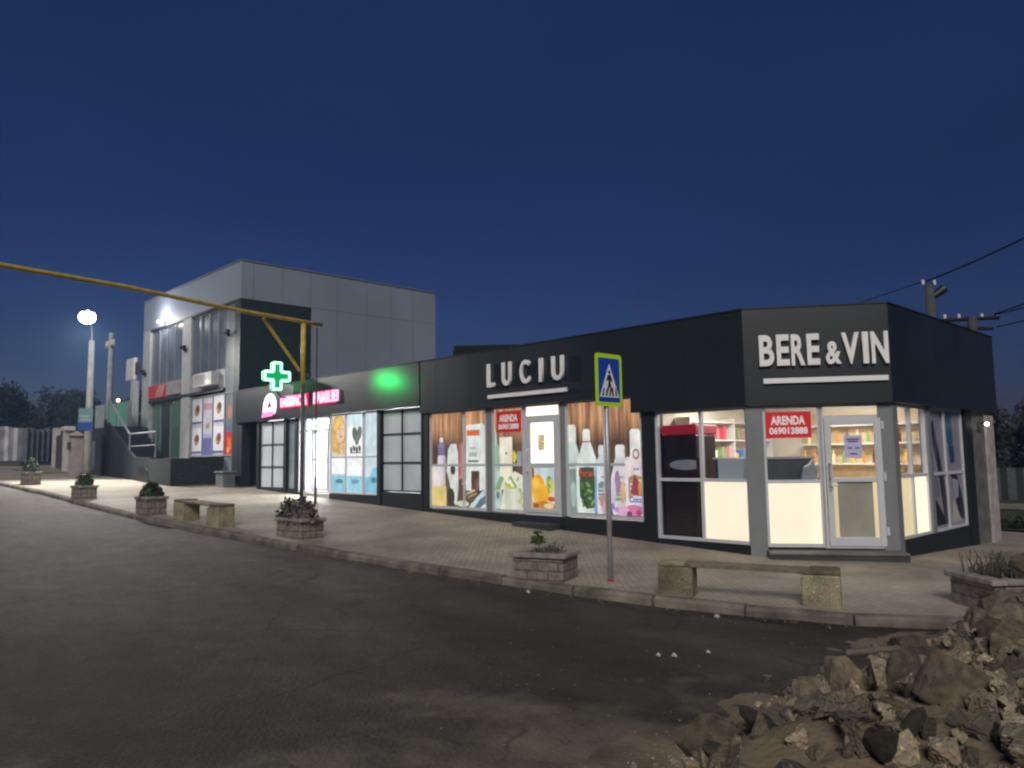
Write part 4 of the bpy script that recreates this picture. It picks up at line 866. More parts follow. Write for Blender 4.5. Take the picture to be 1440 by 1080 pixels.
# terrace, stair and dark walls in front of the building
te = empty('terrace', (-23, -1, .9), 'dark stone terrace with stair and handrail before the two storey building', 'terrace')
t = MB(); t.box(-22.0, -19.97, -1.81, -.02, .5, 1.72); t.build('plinth', DARKSTONE, te)
t = MB(); t.box(-24.6, -22.02, -1.2, -.02, .5, 1.7); t.build('landing', DARKSTONE, te)
s_ = MB()
n = 8
for k in range(n): s_.box(-24.6-.34*(k+1), -24.6-.34*k, -1.6, -.4, .5, 1.7+.17*(k+1))
s_.build('stair_flight', mat('stair_dark', (.02, .024, .03, 1), .7, var=.3, scale=3), te)
s_ = MB(); s_.prism([(-27.4, .8), (-24.9, .8), (-22.1, .85), (-22.1, 1.75), (-23.8, 1.8), (-27.4, 3.35)], -1.75, -1.62); s_.build('stair_wall', mat('stair_side', (.013, .017, .022, 1), .75, var=.35, scale=2.5), te)
ar = MB(); ar.prism([(-23.15, .95), (-23.05, 1.25), (-22.8, 1.42), (-22.4, 1.42), (-22.15, 1.3), (-21.95, 1.0), (-22.0, .9)], -1.83, -1.752); ar.build('arch_shade_plate', BLACK, te)  # solid black plate on the wall paints the shade inside the arch
l = MB(); l.tube([(-24.4, -1.7, 1.78), (-24.4, -1.7, 2.66), (-21.7, -1.7, 2.66), (-21.7, -1.7, 1.75)], .03); l.tube([(-27.0, -1.7, 3.2), (-27.0, -1.7, 4.12), (-24.4, -1.7, 2.66)], .045); l.tube([(-24.4, -1.7, 2.2), (-21.7, -1.7, 2.2)], .018)
l.build('handrail', GREYM, te)
t = MB(); t.box(-31.6, -27.42, -1.6, -.05, .6, 3.05); t.build('upper_platform', mat('platform_dark', (.04, .045, .055, 1), .7, var=.3), te)
b_ = MB()
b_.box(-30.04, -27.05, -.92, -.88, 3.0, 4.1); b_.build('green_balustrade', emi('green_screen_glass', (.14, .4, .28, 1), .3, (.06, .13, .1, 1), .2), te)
b_ = MB(); b_.box(-31.5, -30.1, -.95, -.86, 3.06, 4.15); b_.build('white_balustrade_panel', mat('panel_white', (.36, .4, .44, 1), .5), te)
for x_ in (-30.07, -28.5, -27.02): MB().box(x_-.03, x_+.03, -.98, -.84, 3.0, 4.14).build('balustrade_post', GREYM, te)
MB().box(-28.75, -28.48, -.36, -.1, 3.06, 5.1).build('pale_post', col, te)
MB().ell((-28.5, -.91, 4.22), .07, .07, .07, 8, 6).build('post_lamp', emi('warm_post_lamp', lin('#ffd9a0'), 6), te)
gt = empty('dark_gate', (-28.3, -1.9, 1.05), 'dark metal gate with a narrow pale panel left of the stair', 'gate')
MB().box(-29.6, -27.0, -1.95, -1.88, 1.0, 2.75).build('leaf', mat('gate_dark', (.03, .035, .045, 1), .5, var=.3), gt)
MB().box(-28.1, -27.75, -1.965, -1.951, 1.35, 2.5).build('pale_panel', mat('gate_pale', (.16, .17, .22, 1), .5), gt)
bl = empty('bollard', (-18.9, -.5, .75), 'short grey concrete bollard box beside the pharmacy recess', 'bollard')
MB().box(-19.2, -18.6, -.62, -.2, .65, 1.22).build('body', mat('bollard_grey', (.12, .135, .14, 1), .8, var=.2), bl, bevel=.03); MB().box(-19.24, -18.56, -.66, -.16, 1.222, 1.27).build('cap', mat('bollard_cap', (.16, .17, .18, 1), .8), bl)

# dark house roof behind the fascia
hr = empty('house', (-16.5, 9.5, 0), 'dark roofed house rising just behind the household shop fascia', 'house')
MB().box(-16.9, -11.2, 8.3, 13, -.1, 5.3).build('wall', DKGREY, hr)
MB(Fr(0, 0, 1, 0)).prism([(-17.45, 4.6), (-17.1, 6.03), (-11.0, 5.42), (-10.6, 4.6)], -13, -8.0).build('roof', mat('roof_black', (.008, .008, .01, 1), .8), hr)

# ---------------------------------------------------------- street furniture
# crossing sign
cs = empty('crossing_sign', (-.17, -3.4, gz(0)), 'pedestrian crossing sign with yellow green border on a thin grey pole', 'sign')
MB().tube([(-.17, -3.4, -.1), (-.165, -3.4, 1.2), (-.175, -3.39, 2.96)], .034, 12).build('pole', GALV, cs, smooth=True)
FS = Fr(-.13, -3.37, 0, 1)
def rrect(w_, h, r, cz, n=5):
    out = []
    for cx, cy, a0 in ((w_-r, h-r, 0), (-w_+r, h-r, 90), (-w_+r, -h+r, 180), (w_-r, -h+r, 270)):
        for k in range(n+1): a = R(a0+90*k/n); out.append((cx+r*math.cos(a), cz+cy+r*math.sin(a)))
    return out
zc = 2.605
MB(FS).prism(rrect(.275, .352, .05, zc), -.012, .0).build('plate', emi('fluoro_yellow', lin('#a9d419'), .1, lin('#b4dc20')), cs)
MB(FS).prism(rrect(.222, .295, .02, zc), .0008, .0025).build('blue_field', emi('sign_blue', lin('#1a3a9c'), .06, lin('#1f44ac')), cs)
MB(FS).prism([(-.205, zc-.23), (.205, zc-.23), (0, zc+.22)], .003, .0045).build('white_triangle', emi('sign_retro', lin('#c8cadc'), .08, gray(.75)), cs)
m_ = MB(FS)
SK = lambda pts: m_.prism([(a, zc+b) for a, b in pts], .005, .006)
for k in range(5): a = -.16+.07*k; SK([(a, -.215), (a+.035, -.215), (a+.035+.02*(1 if a < 0 else -.6), -.11), (a+.012+.02*(1 if a < 0 else -.6), -.11)])
SK([(.0+.025*math.cos(t*.785), .105+.028*math.sin(t*.785)) for t in range(8)])
SK([(-.035, .065), (.02, .075), (.04, .04), (.065, -.02), (.045, -.03), (.025, .0), (.025, -.05), (.06, -.12), (.085, -.2), (.055, -.205), (.03, -.13), (.0, -.085), (-.02, -.13), (-.055, -.2), (-.085, -.19), (-.045, -.11), (-.02, -.03), (-.02, .01), (-.055, -.02), (-.065, -.005)])
m_.build('pedestrian_symbol', BLACK, cs)
MB().box(-.2, -.13, -3.44, -3.3, 2.4, 2.43).build('clamp', GALV, cs)
tag(MB().slab([(-.12, -3.53), (-.06, -3.52), (-.05, -3.48), (-.1, -3.46)], gz(0)+.004, gz(0)+.035).build('litter', mat('red_wrapper', lin('#a8303c'), .4)), 'small red wrapper at the foot of the crossing sign', 'litter')

# planters
def leafball(n, cx, cy, cz, rx, ry, rz, size, mb, hollow=.55):
    for _ in range(n):
        d = Vector((random.gauss(0, 1), random.gauss(0, 1), random.gauss(0, 1))).normalized(); k = random.uniform(hollow, 1.05)
        c = Vector((cx+d.x*rx*k, cy+d.y*ry*k, cz+abs(d.z)*rz*k if rz > 0 else cz))
        a = Vector((random.gauss(0, 1), random.gauss(0, 1), random.gauss(0, 1))).normalized(); b = a.cross(d+Vector((.01, 0, .3))).normalized()
        s = size*random.uniform(.6, 1.3)
        mb.add([c-a*s, c+b*s*.45, c+a*s, c-b*s*.45], [(0, 1, 2, 3)])
    return mb
def stems(n, cx, cy, z0, rx, ry, h, mb, r=.004):
    for _ in range(n):
        x, y = cx+random.uniform(-rx, rx), cy+random.uniform(-ry, ry); hh = h*random.uniform(.5, 1.1)
        dx, dy = random.uniform(-.35, .35)*hh, random.uniform(-.35, .35)*hh
        mb.tube([(x, y, z0), (x+dx*.4, y+dy*.4, z0+hh*.6), (x+dx, y+dy, z0+hh)], r, 4)
    return mb
def planter(L_, D_, H_, label):
    e = empty('planter', (0, 0, 0), label, 'planter', 'stone block planters along the pavement')
    m = MB(); t = .07
    m.box(-L_/2, L_/2, -D_/2, -D_/2+t, -.08, H_-.06); m.box(-L_/2, L_/2, D_/2-t, D_/2, -.08, H_-.06)
    m.box(-L_/2, -L_/2+t, -D_/2+t+.001, D_/2-t-.001, -.08, H_-.06); m.box(L_/2-t, L_/2, -D_/2+t+.001, D_/2-t-.001, -.08, H_-.06)
    m.build('block_wall', STONE, e, bevel=.012)
    m = MB(); q = .035; t = .1
    m.box(-L_/2-q, L_/2+q, -D_/2-q, -D_/2+t, H_-.059, H_); m.box(-L_/2-q, L_/2+q, D_/2-t, D_/2+q, H_-.059, H_)
    m.box(-L_/2-q, -L_/2+t, -D_/2+t+.001, D_/2-t-.001, H_-.058, H_-.001); m.box(L_/2-t, L_/2+q, -D_/2+t+.001, D_/2-t-.001, H_-.058, H_-.001)
    m.build('rim', mat('rim_stone', (.26, .235, .215, 1), .85, var=.3, scale=9, bump=.5), e, bevel=.012)
    MB().box(-L_/2+.07, L_/2-.07, -D_/2+.07, D_/2-.07, -.05, H_-.07).build('soil', SOIL, e)
    return e
pl = planter(.7, .56, .34, 'stone planter beside the crossing sign, holding a small green plant'); pl.location = (-.83, -3.93, gz(-.8)); pl.rotation_euler = (0, 0, R(22))
def place(px, py, rz, label, sc_=None):
    return dup(pl, (px, py, gz(px, py)), R(rz), label, sc_)
place(-6.35, -4.5, 4, 'stone planter with dry grey stems before the yellow pipe posts', (1.12, .85, 1.0))
place(-11.72, -5.22, 4, 'stone planter with a round dark bush left of the far bench', (.82, .8, 1.15))
place(-16.8, -5.22, 4, 'stone planter with a loose green bush, second from the far end', (.85, .8  , 1.0))
place(-23.2, -5.12, 4, 'farthest stone planter near the left edge of the street', (.82, .8, 1.25))
place(3.92, -1.75, -40, 'stone planter with dry weeds half hidden behind the rubble heap', (1.05, 1.35, 1.05))
def plant(name, mb, m, loc, label, cat, smooth=False):
    o = mb.build(name, m); o.location = loc; tag(o, label, cat); return o
m = leafball(90, -.16, .03, .16, .09, .09, .15, .05, MB()); m = leafball(80, .06, 0, .02, .12, .1, .1, .045, m); stems(3, -.16, .03, 0, .02, .02, .2, m)
plant('plant', m, LEAFG, (-.83, -3.93, gz(-.8)+.27), 'small leafy green plant in the planter beside the crossing sign', 'plant')
m = stems(60, .18, -.02, -.02, .12, .12, .22, MB()); plant('weed', leafball(50, .18, 0, 0, .12, .1, .12, .03, m), DRY, (-.83, -3.93, gz(-.8)+.27), 'dry wispy weed in the planter beside the crossing sign', 'plant')
m = leafball(2100, .05, 0, -.02, .42, .26, .44, .045, MB(), .25); m = stems(110, 0, 0, -.05, .36, .17, .36, m, .004); plant('dry_bush', m, DRY, (-6.35, -4.5, gz(-6.35)+.27), 'grey dry bush filling the planter before the yellow pipe posts', 'bush')
m = leafball(60, -.45, -.08, .03, .09, .09, .16, .05, MB()); m = leafball(420, -.33, -.02, .02, .26, .24, .4, .05, m); plant('plant', m, LEAFD, (-6.35, -4.5, gz(-6.35)+.27), 'dark green sprigs at the left end of the dry planter', 'plant')
m = leafball(2200, 0, 0, -.04, .3, .24, .36, .05, MB()); plant('round_bush', m, LEAFD, (-11.72, -5.22, gz(-11.7)+.36), 'round dark green bush left of the far bench', 'bush')
m = leafball(900, 0, 0, -.04, .28, .22, .34, .05, MB(), .3); stems(40, 0, 0, 0, .22, .16, .34, m); plant('loose_bush', m, leaf_mat('leaf_mid', (.05, .075, .035, 1)), (-16.8, -5.22, gz(-16.8)+.37), 'loose green bush in the second planter from the far end', 'bush')
m = leafball(1600, 0, 0, -.04, .3, .24, .5, .055, MB(), .4); plant('round_bush', m, LEAFD, (-23.2, -5.12, gz(-23.2)+.38), 'dark bush in the farthest planter near the left edge', 'bush')
m = stems(160, 0, 0, -.04, .34, .3, .32, MB(), .005); m = leafball(260, 0, 0, -.02, .42, .36, .22, .045, m, .2); plant('dry_weeds', m, leaf_mat('olive_weeds', (.07, .075, .045, 1)), (3.92, -1.75, gz(4)+.28), 'dry olive weeds in the planter behind the rubble', 'plant')

# benches
def bench(x0, y0, x1, y1, bw, bh, label, hole=False):
    c = ((x0+x1)/2, (y0+y1)/2); e = empty('stone_bench', (c[0], c[1], gz(c[0], c[1])), label, 'bench', 'benches on concrete blocks')
    L_ = math.hypot(x1-x0, y1-y0); ang = math.atan2(y1-y0, x1-x0); sl = (gz(x1)-gz(x0))/L_
    F = Fr(c[0], c[1], math.cos(ang), math.sin(ang)); zb = gz(c[0], c[1])
    for s in (-1, 1):
        a = s*(L_/2-bw/2); z0 = zb+sl*a
        m = MB(F); m.box(a-bw/2, a+bw/2, -bw*.42, bw*.42, z0-.1, z0+bh-.06); m.box(a-bw/2+(.0 if s < 0 else .08), a+bw/2-(.08 if s < 0 else 0), -bw*.42+.004, bw*.42-.004, z0+bh-.0595, z0+bh)
        m.build('support_block', AGG, e, bevel=.02)
    zz = [zb+sl*a+bh-.055 for a in (-L_/2+bw*.62, L_/2-bw*.62)]
    m = MB(F)
    for d0, d1 in ((-bw*.4, -bw*.14), (-bw*.12, bw*.13), (bw*.15, bw*.4)):
        a0, a1 = -L_/2+bw*.5, L_/2-bw*.5
        m.add([F(a, d, z) for z_ in (0, .04) for d in (d0, d1) for a, z in ((a0, zz[0]+z_), (a1, zz[1]+z_))], [(0,1,3,2), (4,6,7,5), (0,4,5,1), (2,3,7,6), (0,2,6,4), (1,5,7,3)])
    m.build('seat', PLANK, e, bevel=.006)
bench(.84, -3.7, 2.66, -2.94, .4, .4, 'stone block bench with plank seat on the pavement before the corner shop')
bench(-10.33, -5.08, -8.48, -4.92, .44, .43, 'stone block bench with plank seat near the far planters')

# street lamp, utility pole, stop sign
sl = empty('street_lamp', (-26.04, -2.67, 1.0), 'tall concrete lamp post with glowing white lamp at the far left', 'street lamp')
MB().tube([(-26.04, -2.67, .9), (-26.04, -2.67, 6.3)], .16, 12, r2=.1).build('pole', POLEC, sl, smooth=True)
MB().tube([(-26.04, -2.67, 6.2), (-25.9, -2.72, 6.6), (-25.4, -2.9, 6.9), (-24.5, -3.25, 7.05)], .03).build('arm', GALV, sl)
MB().box(-24.65, -24.05, -3.5, -3.15, 7.03, 7.1).build('lamp_head', DKGREY, sl, bevel=.03)
MB().ell((-24.3, -3.32, 6.9), .32, .27, .24, 20, 12).build('lamp_globe', emi('lamp_glow', (1, .97, .92, 1), 45), sl, smooth=True)
ld = bpy.data.lights.new('lamp_light', 'SPOT'); ld.energy = 5200; ld.color = (1, .95, .88); ld.shadow_soft_size = .3; ld.spot_size = R(122); ld.spot_blend = .6
lo = bpy.data.objects.new('lamp_light', ld); COL.objects.link(lo); lo.parent = sl; lo.location = Vector((-24.3, -3.32, 6.62))-sl.location; lo.rotation_euler = Vector((.95, -.3, -1)).to_track_quat('-Z', 'Y').to_euler()
bs = empty('bus_stop_sign', (-26.04, -2.87, 2.8), 'teal and blue stop sign strapped to the lamp post', 'sign')
FSN = Fr(-26.04, -2.67, .72, .69)
MB(FSN).box(-.3, .26, .17, .19, 2.85, 3.68).build('plate', mat('teal_plate', (.13, .24, .25, 1), .4, var=.05), bs)
MB(FSN).box(-.29, .25, .1905, .195, 2.86, 3.14).build('blue_band', mat('blue_band', (.02, .06, .33, 1), .4), bs)
m = MB(FSN)
for z_, a, b in ((3.2, -.22, .2), (3.34, -.22, .14)): m.box(a, b, .1905, .195, z_, z_+.07)
m.build('white_band', mat('white_band', (.3, .36, .37, 1), .5), bs)
up = empty('utility_pole', (-34.6, .5, 1.35), 'slim concrete utility pole with insulators behind the street lamp', 'pole')
MB().tube([(-34.5, .5, 1.2), (-34.55, .5, 8.0)], .17, 10, r2=.11).build('pole', POLEC, up, smooth=True)
MB().box(-35.2, -33.9, .42, .5, 7.3, 7.4).build('crossarm', POLEC, up)
m = MB()
for x_ in (-35.1, -34.8, -34.3, -34.0): m.tube([(x_, .46, 7.4), (x_, .46, 7.62)], .05, 8)
m.build('insulator', WHITEM, up)

# yellow gas pipe on its posts
gp = empty('gas_pipe', (-11.73, -1.53, gz(-11.73)), 'yellow overhead gas pipe crossing the street from its braced posts', 'pipe')
MB().tube([(-11.9, -.9, 5.2), (-11.73, -1.53, 5.2), (-11.3, -3.56, 5.2), (-10.4, -6.3, 5.21), (-9.95, -8.57, 5.21), (-9.2, -12, 5.2), (-8.3, -16, 5.2)], .05, 12).build('pipe', YEL, gp, smooth=True)
MB().tube([(-11.62, -2.7, 5.14), (-11.73, -1.62, 3.9)], .042, 8).build('brace', YEL, gp)
MB().tube([(-11.73, -1.53, 3.55), (-11.73, -1.53, 5.16)], .064, 12).build('upper_post', YEL, gp, smooth=True)
MB().tube([(-11.74, -1.53, .3), (-11.73, -1.53, 3.549)], .052, 12).build('lower_post', mat('post_grey', (.085, .08, .085, 1), .6, var=.3, scale=5), gp, smooth=True)
MB().tube([(-11.8, -1.1, .3), (-11.8, -1.1, 5.1)], .024, 10).build('riser', POST_SHADE, gp, smooth=True)
MB().tube([(-11.8, -1.1, .3), (-11.8, -1.1, 1.15)], .036, 10).build('riser_sleeve', POST_SHADE, gp, smooth=True)

# left fence, gate pillar
def sheet_fence(name, F0, F1, z0, z1, n, m_, label):
    fe = empty(name, (F0[0], F0[1], z0), label, 'fence'); m = MB(); A_, B_ = Vector((*F0, 0)), Vector((*F1, 0)); vs = []; fs = []
    nn = Vector((B_.y-A_.y, -(B_.x-A_.x), 0)).normalized()
    for i in range(n+1):
        q = A_.lerp(B_, i/n)+nn*(.09 if i % 2 else -.09); vs += [(q.x, q.y, z0), (q.x, q.y, z1+.05*math.sin(i*.9))]
    for i in range(n): fs.append((2*i, 2*i+2, 2*i+3, 2*i+1))
    m.add(vs, fs); m.build('sheet', m_, fe)
    MB().slab([(A_.x-.12, A_.y), (B_.x-.12, B_.y), (B_.x+.14, B_.y-.02), (A_.x+.14, A_.y-.02)], z0-.5, z0+.22).build('base_wall', DKGREY, fe)
sheet_fence('fence', (-39.6, -8.5), (-37.5, -2.5), 1.55, 3.4, 34, mat('fence_sheet', (.5, .5, .53, 1), .5, .2, var=.3, scale=2), 'pale corrugated sheet fence running out at the far left')
sheet_fence('fence', (-37.5, -2.45), (-38.4, -.85), 1.5, 3.35, 12, mat('fence_dark', (.1, .11, .14, 1), .6, var=.3), 'darker blue grey sheet fence between the pale fence and the gate')
gp2 = empty('gate', (-33.5, -1.8, 1.35), 'dark rusty gate between two whitewashed posts at the far left', 'gate')
for x_, y_, z_ in ((-35.5, -1.49, 3.3), (-31.2, -2.1, 3.0)): MB().box(x_-.14, x_+.14, y_-.14, y_+.14, 1.0, z_).build('post', mat('gate_post', (.5, .48, .47, 1), .7, var=.2, bump=.3), gp2)
m = MB(); m.slab([(-35.3, -1.55), (-31.4, -2.1), (-31.4, -2.05), (-35.3, -1.5)], 1.35, 2.9); m.build('leaf', mat('gate_leaf', (.06, .05, .05, 1), .7, var=.4), gp2)
MB().box(-31.5, -30.9, -2.3, -1.85, 3.002, 3.2).build('post_cap', mat('cap_white', (.5, .48, .48, 1), .7), gp2, bevel=.04)
gp3 = empty('gate_pillar', (-28.2, -2.5, 1.1), 'pinkish plastered gate pillar with a mailbox', 'pillar')
MB().box(-28.55, -28.05, -2.7, -2.3, .9, 2.7).build('shaft', mat('pink_plaster', (.34, .28, .29, 1), .85, var=.25, bump=.3), gp3)
MB().add([(-28.65, -2.8, 2.702), (-27.95, -2.8, 2.702), (-27.95, -2.2, 2.702), (-28.65, -2.2, 2.702), (-28.3, -2.5, 2.92)], [(0,1,2,3), (0,1,4), (1,2,4), (2,3,4), (3,0,4)]).build('cap', mat('pink_cap', (.3, .25, .25, 1), .85), gp3)
mbx = empty('mailbox', (-28.3, -2.72, 2.3), 'dark mailbox on the pink gate pillar', 'mailbox'); MB().box(-28.4, -28.18, -2.8, -2.702, 2.15, 2.45).build('box', mat('mail_dark', (.06, .04, .05, 1)), mbx, bevel=.02); MB().box(-28.37, -28.21, -2.806, -2.801, 2.36, 2.385).build('slot', BLACK, mbx)
tag(grid(-34, -30, 8, -3.6, -2.3, 6, lambda x, y: gz(x)+.03+.03*noise.noise(Vector((x*2, y*2, 0)))).build('dry_grass', mat('dry_grass', (.24, .21, .12, 1), .95, var=.4, bump=1)), kind='structure')

# ----------------------------------------------------------------- far trees
def tree_mesh(n, seed, w_, h, size, trunk=.35):
    random.seed(seed); cl = []
    for k in range(9):
        a = random.uniform(0, 6.28); r = random.uniform(0, .55)*w_; cl.append((math.cos(a)*r, math.sin(a)*r, h*random.uniform(.35, .85), random.uniform(.22, .42)*w_))
    cr = MB()
    for _ in range(n):
        c = random.choice(cl); d = Vector((random.gauss(0, 1), random.gauss(0, 1), random.gauss(0, .9))).normalized()*random.uniform(.35, 1.05)*c[3]
        p_ = Vector((c[0], c[1], c[2]))+d; a = Vector((random.gauss(0, 1), random.gauss(0, 1), random.gauss(0, 1))).normalized(); b = a.orthogonal().normalized(); s = size*random.uniform(.5, 1.3)
        cr.add([p_-a*s, p_+b*s*.5, p_+a*s, p_-b*s*.5], [(0, 1, 2, 3)])
    tr = MB(); tr.tube([(0, 0, -.3), (.05, 0, h*.3), (0, .05, h*.6)], .025*h, 8, r2=.012*h)
    for k in range(5): c = cl[k]; tr.tube([(0, 0, h*(.2+.06*k)), (c[0]*.5, c[1]*.5, c[2]*.75), (c[0], c[1], c[2])], .012*h, 6, r2=.004*h)
    return cr, tr
protos = []
def tree(k, loc, s, rz, label, group):
    if len(protos) <= k:
        e = empty('tree', (0, 0, 0), label, 'tree', group); cr, tr = tree_mesh(2600, 20+k, 3.2, 6.5, .2); cr.build('crown', TREEL, e); tr.build('trunk', BARK, e); protos.append(e); c = e
    else: c = dup(protos[k])
    c.location = loc; c.scale = (s, s, s*random.uniform(.9, 1.1)); c.rotation_euler = (0, 0, rz); c['label'] = label; c['group'] = group
    return c
random.seed(5)
for k in range(3):
    tree(k, [(-57, -5, 1.2), (-60, 1, 1.2), (-55, 4, 1.2)][k], [.92, 1.05, .95][k], k*1.3, ['dark tree at the far left edge above the pale fence', 'dark tree rising behind the pale fence', 'dark tree behind the gate at the far left'][k], 'far trees on the left')
tree(0, (-52, 9, 1.2), 1.0, 2, 'dark tree between the lamp post and the two storey building', 'far trees on the left')
tree(1, (-62, -9, 1.2), 1.0, 4, 'dark tree beyond the far end of the street', 'far trees on the left')
tree(2, (-50, 13, 1.2), .95, 1, 'dark tree behind the green balustrade', 'far trees on the left')
for q, (x, y, s, lb) in enumerate([(-3.2, 24, .62, 'dark tree close behind the white pilaster on the right'), (-.4, 25, .6, 'dark tree at the right edge behind the grey fence'), (2.5, 24, .66, 'dark tree outside the right edge behind the grey fence'), (-1.6, 29, .75, 'taller dark tree further back on the right')]):
    tree(q % 3, (x, y, -.3), s, q*2.1, lb, 'dark trees on the right')
hw = []
m = MB()
random.seed(11)
for _ in range(9000):
    x = random.uniform(-85, -62); y = random.uniform(-22, 34); top = 5.2+1.6*noise.noise(Vector((x*.08, y*.16, 0)))+1.2*noise.noise(Vector((x*.4, y*.4, 3)))
    p_ = Vector((x, y, 1+random.random()*max(1, top))); a = Vector((random.gauss(0, 1), random.gauss(0, 1), random.gauss(0, 1))).normalized(); b = a.orthogonal().normalized(); s = random.uniform(.3, .8)
    m.add([p_-a*s, p_+b*s*.6, p_+a*s, p_-b*s*.6], [(0, 1, 2, 3)])
tag(m.build('distant_wood', TREEL), 'dark mass of far trees along the left skyline', 'wood', kind='stuff')
m = MB()
for _ in range(5000):
    x = random.uniform(-9, 9); y = random.uniform(27, 33); p_ = Vector((x, y, -.2+random.random()*(2.9+noise.noise(Vector((x*.5, 0, 0)))))); a = Vector((random.gauss(0, 1), random.gauss(0, 1), random.gauss(0, 1))).normalized(); b = a.orthogonal().normalized(); s = random.uniform(.15, .4)
    m.add([p_-a*s, p_+b*s*.6, p_+a*s, p_-b*s*.6], [(0, 1, 2, 3)])
tag(m.build('distant_hedge', TREEL), 'dark hedge closing the yard on the right', 'hedge', kind='stuff')
ho = empty('house', (-58, -4, 1.5), 'small pale gabled house among the far left trees', 'house')
MB().box(-57, -53.5, -8.0, -3.4, 1, 4.2).build('wall', mat('far_house', (.2, .21, .25, 1), .8), ho)
MB().add([(-57.3, -8.3, 4.2), (-53.2, -8.3, 4.2), (-53.2, -3.1, 4.2), (-57.3, -3.1, 4.2), (-55.2, -8.3, 5.9), (-55.2, -3.1, 5.9)], [(0,1,2,3), (0,1,4), (3,2,5), (0,4,5,3), (1,2,5,4)]).build('roof', mat('far_roof', (.13, .14, .18, 1), .7), ho)
# right side
rf = empty('fence', (0, 20.5, -.2), 'low grey sheet fence across the yard on the right', 'fence')
m = MB(); vs = []; fs = []
for i in range(61):
    x = -7+.25*i; vs += [(x, 21+(.05 if i % 2 else -.05), -.25), (x, 21+(.05 if i % 2 else -.05), .95)]
for i in range(60): fs.append((2*i, 2*i+2, 2*i+3, 2*i+1))
m.add(vs, fs); m.build('sheet', mat('right_fence', (.06, .065, .075, 1), .6), rf)
m = MB()
for i in range(7): m.box(-7+2.5*i-.04, -7+2.5*i+.04, 21.06, 21.14, -.3, 1.05)
m.build('post', DKGREY, rf)
m = leafball(500, 0, 0, 0, .9, .5, .4, .09, MB(), .2); plant('verge_bush', m, LEAFD, (1.9, 9.6, -.25), 'low dark bush at the end of the side pavement', 'bush')
wl = empty('wall_lamp', FC(5.85, .1, 2.0), 'small bright lamp on the side wall right of the shop', 'lamp')
MB(FC).box(5.78, 5.92, .012, .05, 1.98, 2.16).build('base', DKGREY, wl); MB(FC).tube([FC(5.85, .05, 2.12), FC(5.85, .14, 2.14)], .02).build('arm', DKGREY, wl)
MB().ell(FC(5.85, .17, 2.11), .04, .04, .036, 12, 8).build('bulb', emi('wall_bulb', lin('#fff4e0'), 9), wl, smooth=True)
pp = empty('utility_pole', (-.3, 10, -.25), 'round concrete pole with a dark lamp head behind the corner shop roof', 'pole')
MB().tube([(-.3, 10.05, -.4), (-.28, 10.05, 5.9)], .16, 12, r2=.11).build('pole', mat('pole_dark', (.07, .07, .075, 1), .8, var=.3), pp, smooth=True)
MB().tube([(-.25, 10.08, 5.55), (-.02, 10.3, 5.78)], .08, 10, r2=.12).build('lamp_head', BLACK, pp)
m = MB(); m.tube([(-.4, 9.95, 5.9), (-.4, 9.95, 6.02)], .035); m.tube([(-.18, 10.12, 5.88), (-.18, 10.12, 6.0)], .035); m.build('insulator', WHITEM, pp)
p2 = empty('utility_pole', (-.5, 16.6, -.25), 'pole with a wide crossarm mostly hidden behind the shop roof', 'pole')
MB().tube([(-1.05, 16.4, -.4), (-1.05, 16.4, 5.9)], .15, 10).build('pole', mat('pole_dark', (.07, .07, .075, 1), .8, var=.3), p2)
m = MB(); m.tube([(-1.75, 15.8, 5.8), (-.45, 17.05, 5.86)], .07, 6); m.tube([(-1.3, 16.2, 5.55), (-.6, 16.9, 5.5)], .06, 6); m.build('crossarm', BLACK, p2)
m = MB()
for t in (.05, .3, .7, .95): x, y = -1.75+1.3*t, 15.8+1.25*t; m.tube([(x, y, 5.87), (x, y, 6.0)], .045, 6)
m.build('insulator', WHITEM, p2)
def wire(a, b, sag, label, r=.014):
    A_, B_ = Vector(a), Vector(b); pts = []
    for i in range(25):
        t = i/24; q = A_.lerp(B_, t); q.z -= sag*4*t*(1-t); pts.append(q)
    tag(MB().tube(pts, r, 6).build('wire', BLACK), label, 'wire', 'overhead wires at the right')
wire((-.35, 10, 5.98), (9, 5.5, 8.9), .5, 'thick wire rising from the lamp pole top to the right edge', .022)
wire((-.4, 9.95, 5.98), (-10, 8.5, 4.3), .15, 'wire running from the lamp pole down behind the fascia', .014)
for k, (z_, e, lb) in enumerate([(5.98, 7.6, 'upper of the thin wires leaving the crossarm'), (5.95, 7.0, 'middle wire leaving the crossarm'), (5.55, 6.5, 'lowest wire leaving the crossarm')]):
    wire((-.55+.02*k, 16.95, z_), (7.5, 11.5, e), .25, lb, .02)

# -------------------------------------------------------------------- rubble
def edge_x(y):
    P_ = [(-12, 3.0), (-8, 3.38), (-6, 3.36), (-4.8, 3.45), (-4.1, 3.25), (-3.5, 3.6), (-2.6, 4.0), (-1, 6)]
    for (a, b), (c, d) in zip(P_, P_[1:]):
        if a <= y <= c: return b+(d-b)*(y-a)/(c-a)
    return 3.0 if y < -12 else 6
def heap_z(x, y):
    t = x-edge_x(y); base = gz(x, 0)-.1
    n1 = noise.noise(Vector((x*1.1, y*1.1, 5))); n2 = noise.noise(Vector((x*3.5, y*3.5, 9))); n3 = noise.noise(Vector((x*9, y*9, 2)))
    h = .05*t if t < .45 else .0225+(t-.45)*(.36+.3*sstep(.9, 1.7, t))
    h = min(h, .95+.1*n1)*(1-.85*sstep(-3.6, -2.4, y)) if t > 0 else h*.6
    return base+h+(.035*n1+.03*n2+.018*n3)*clamp(t*1.2+.6, .2, 1.6)
o = grid(2.6, 9.5, 150, -11, -1.8, 190, heap_z).build('rubble_heap', DIRT, smooth=True); tag(o, 'dirt heap under the broken concrete', 'heap', kind='structure')
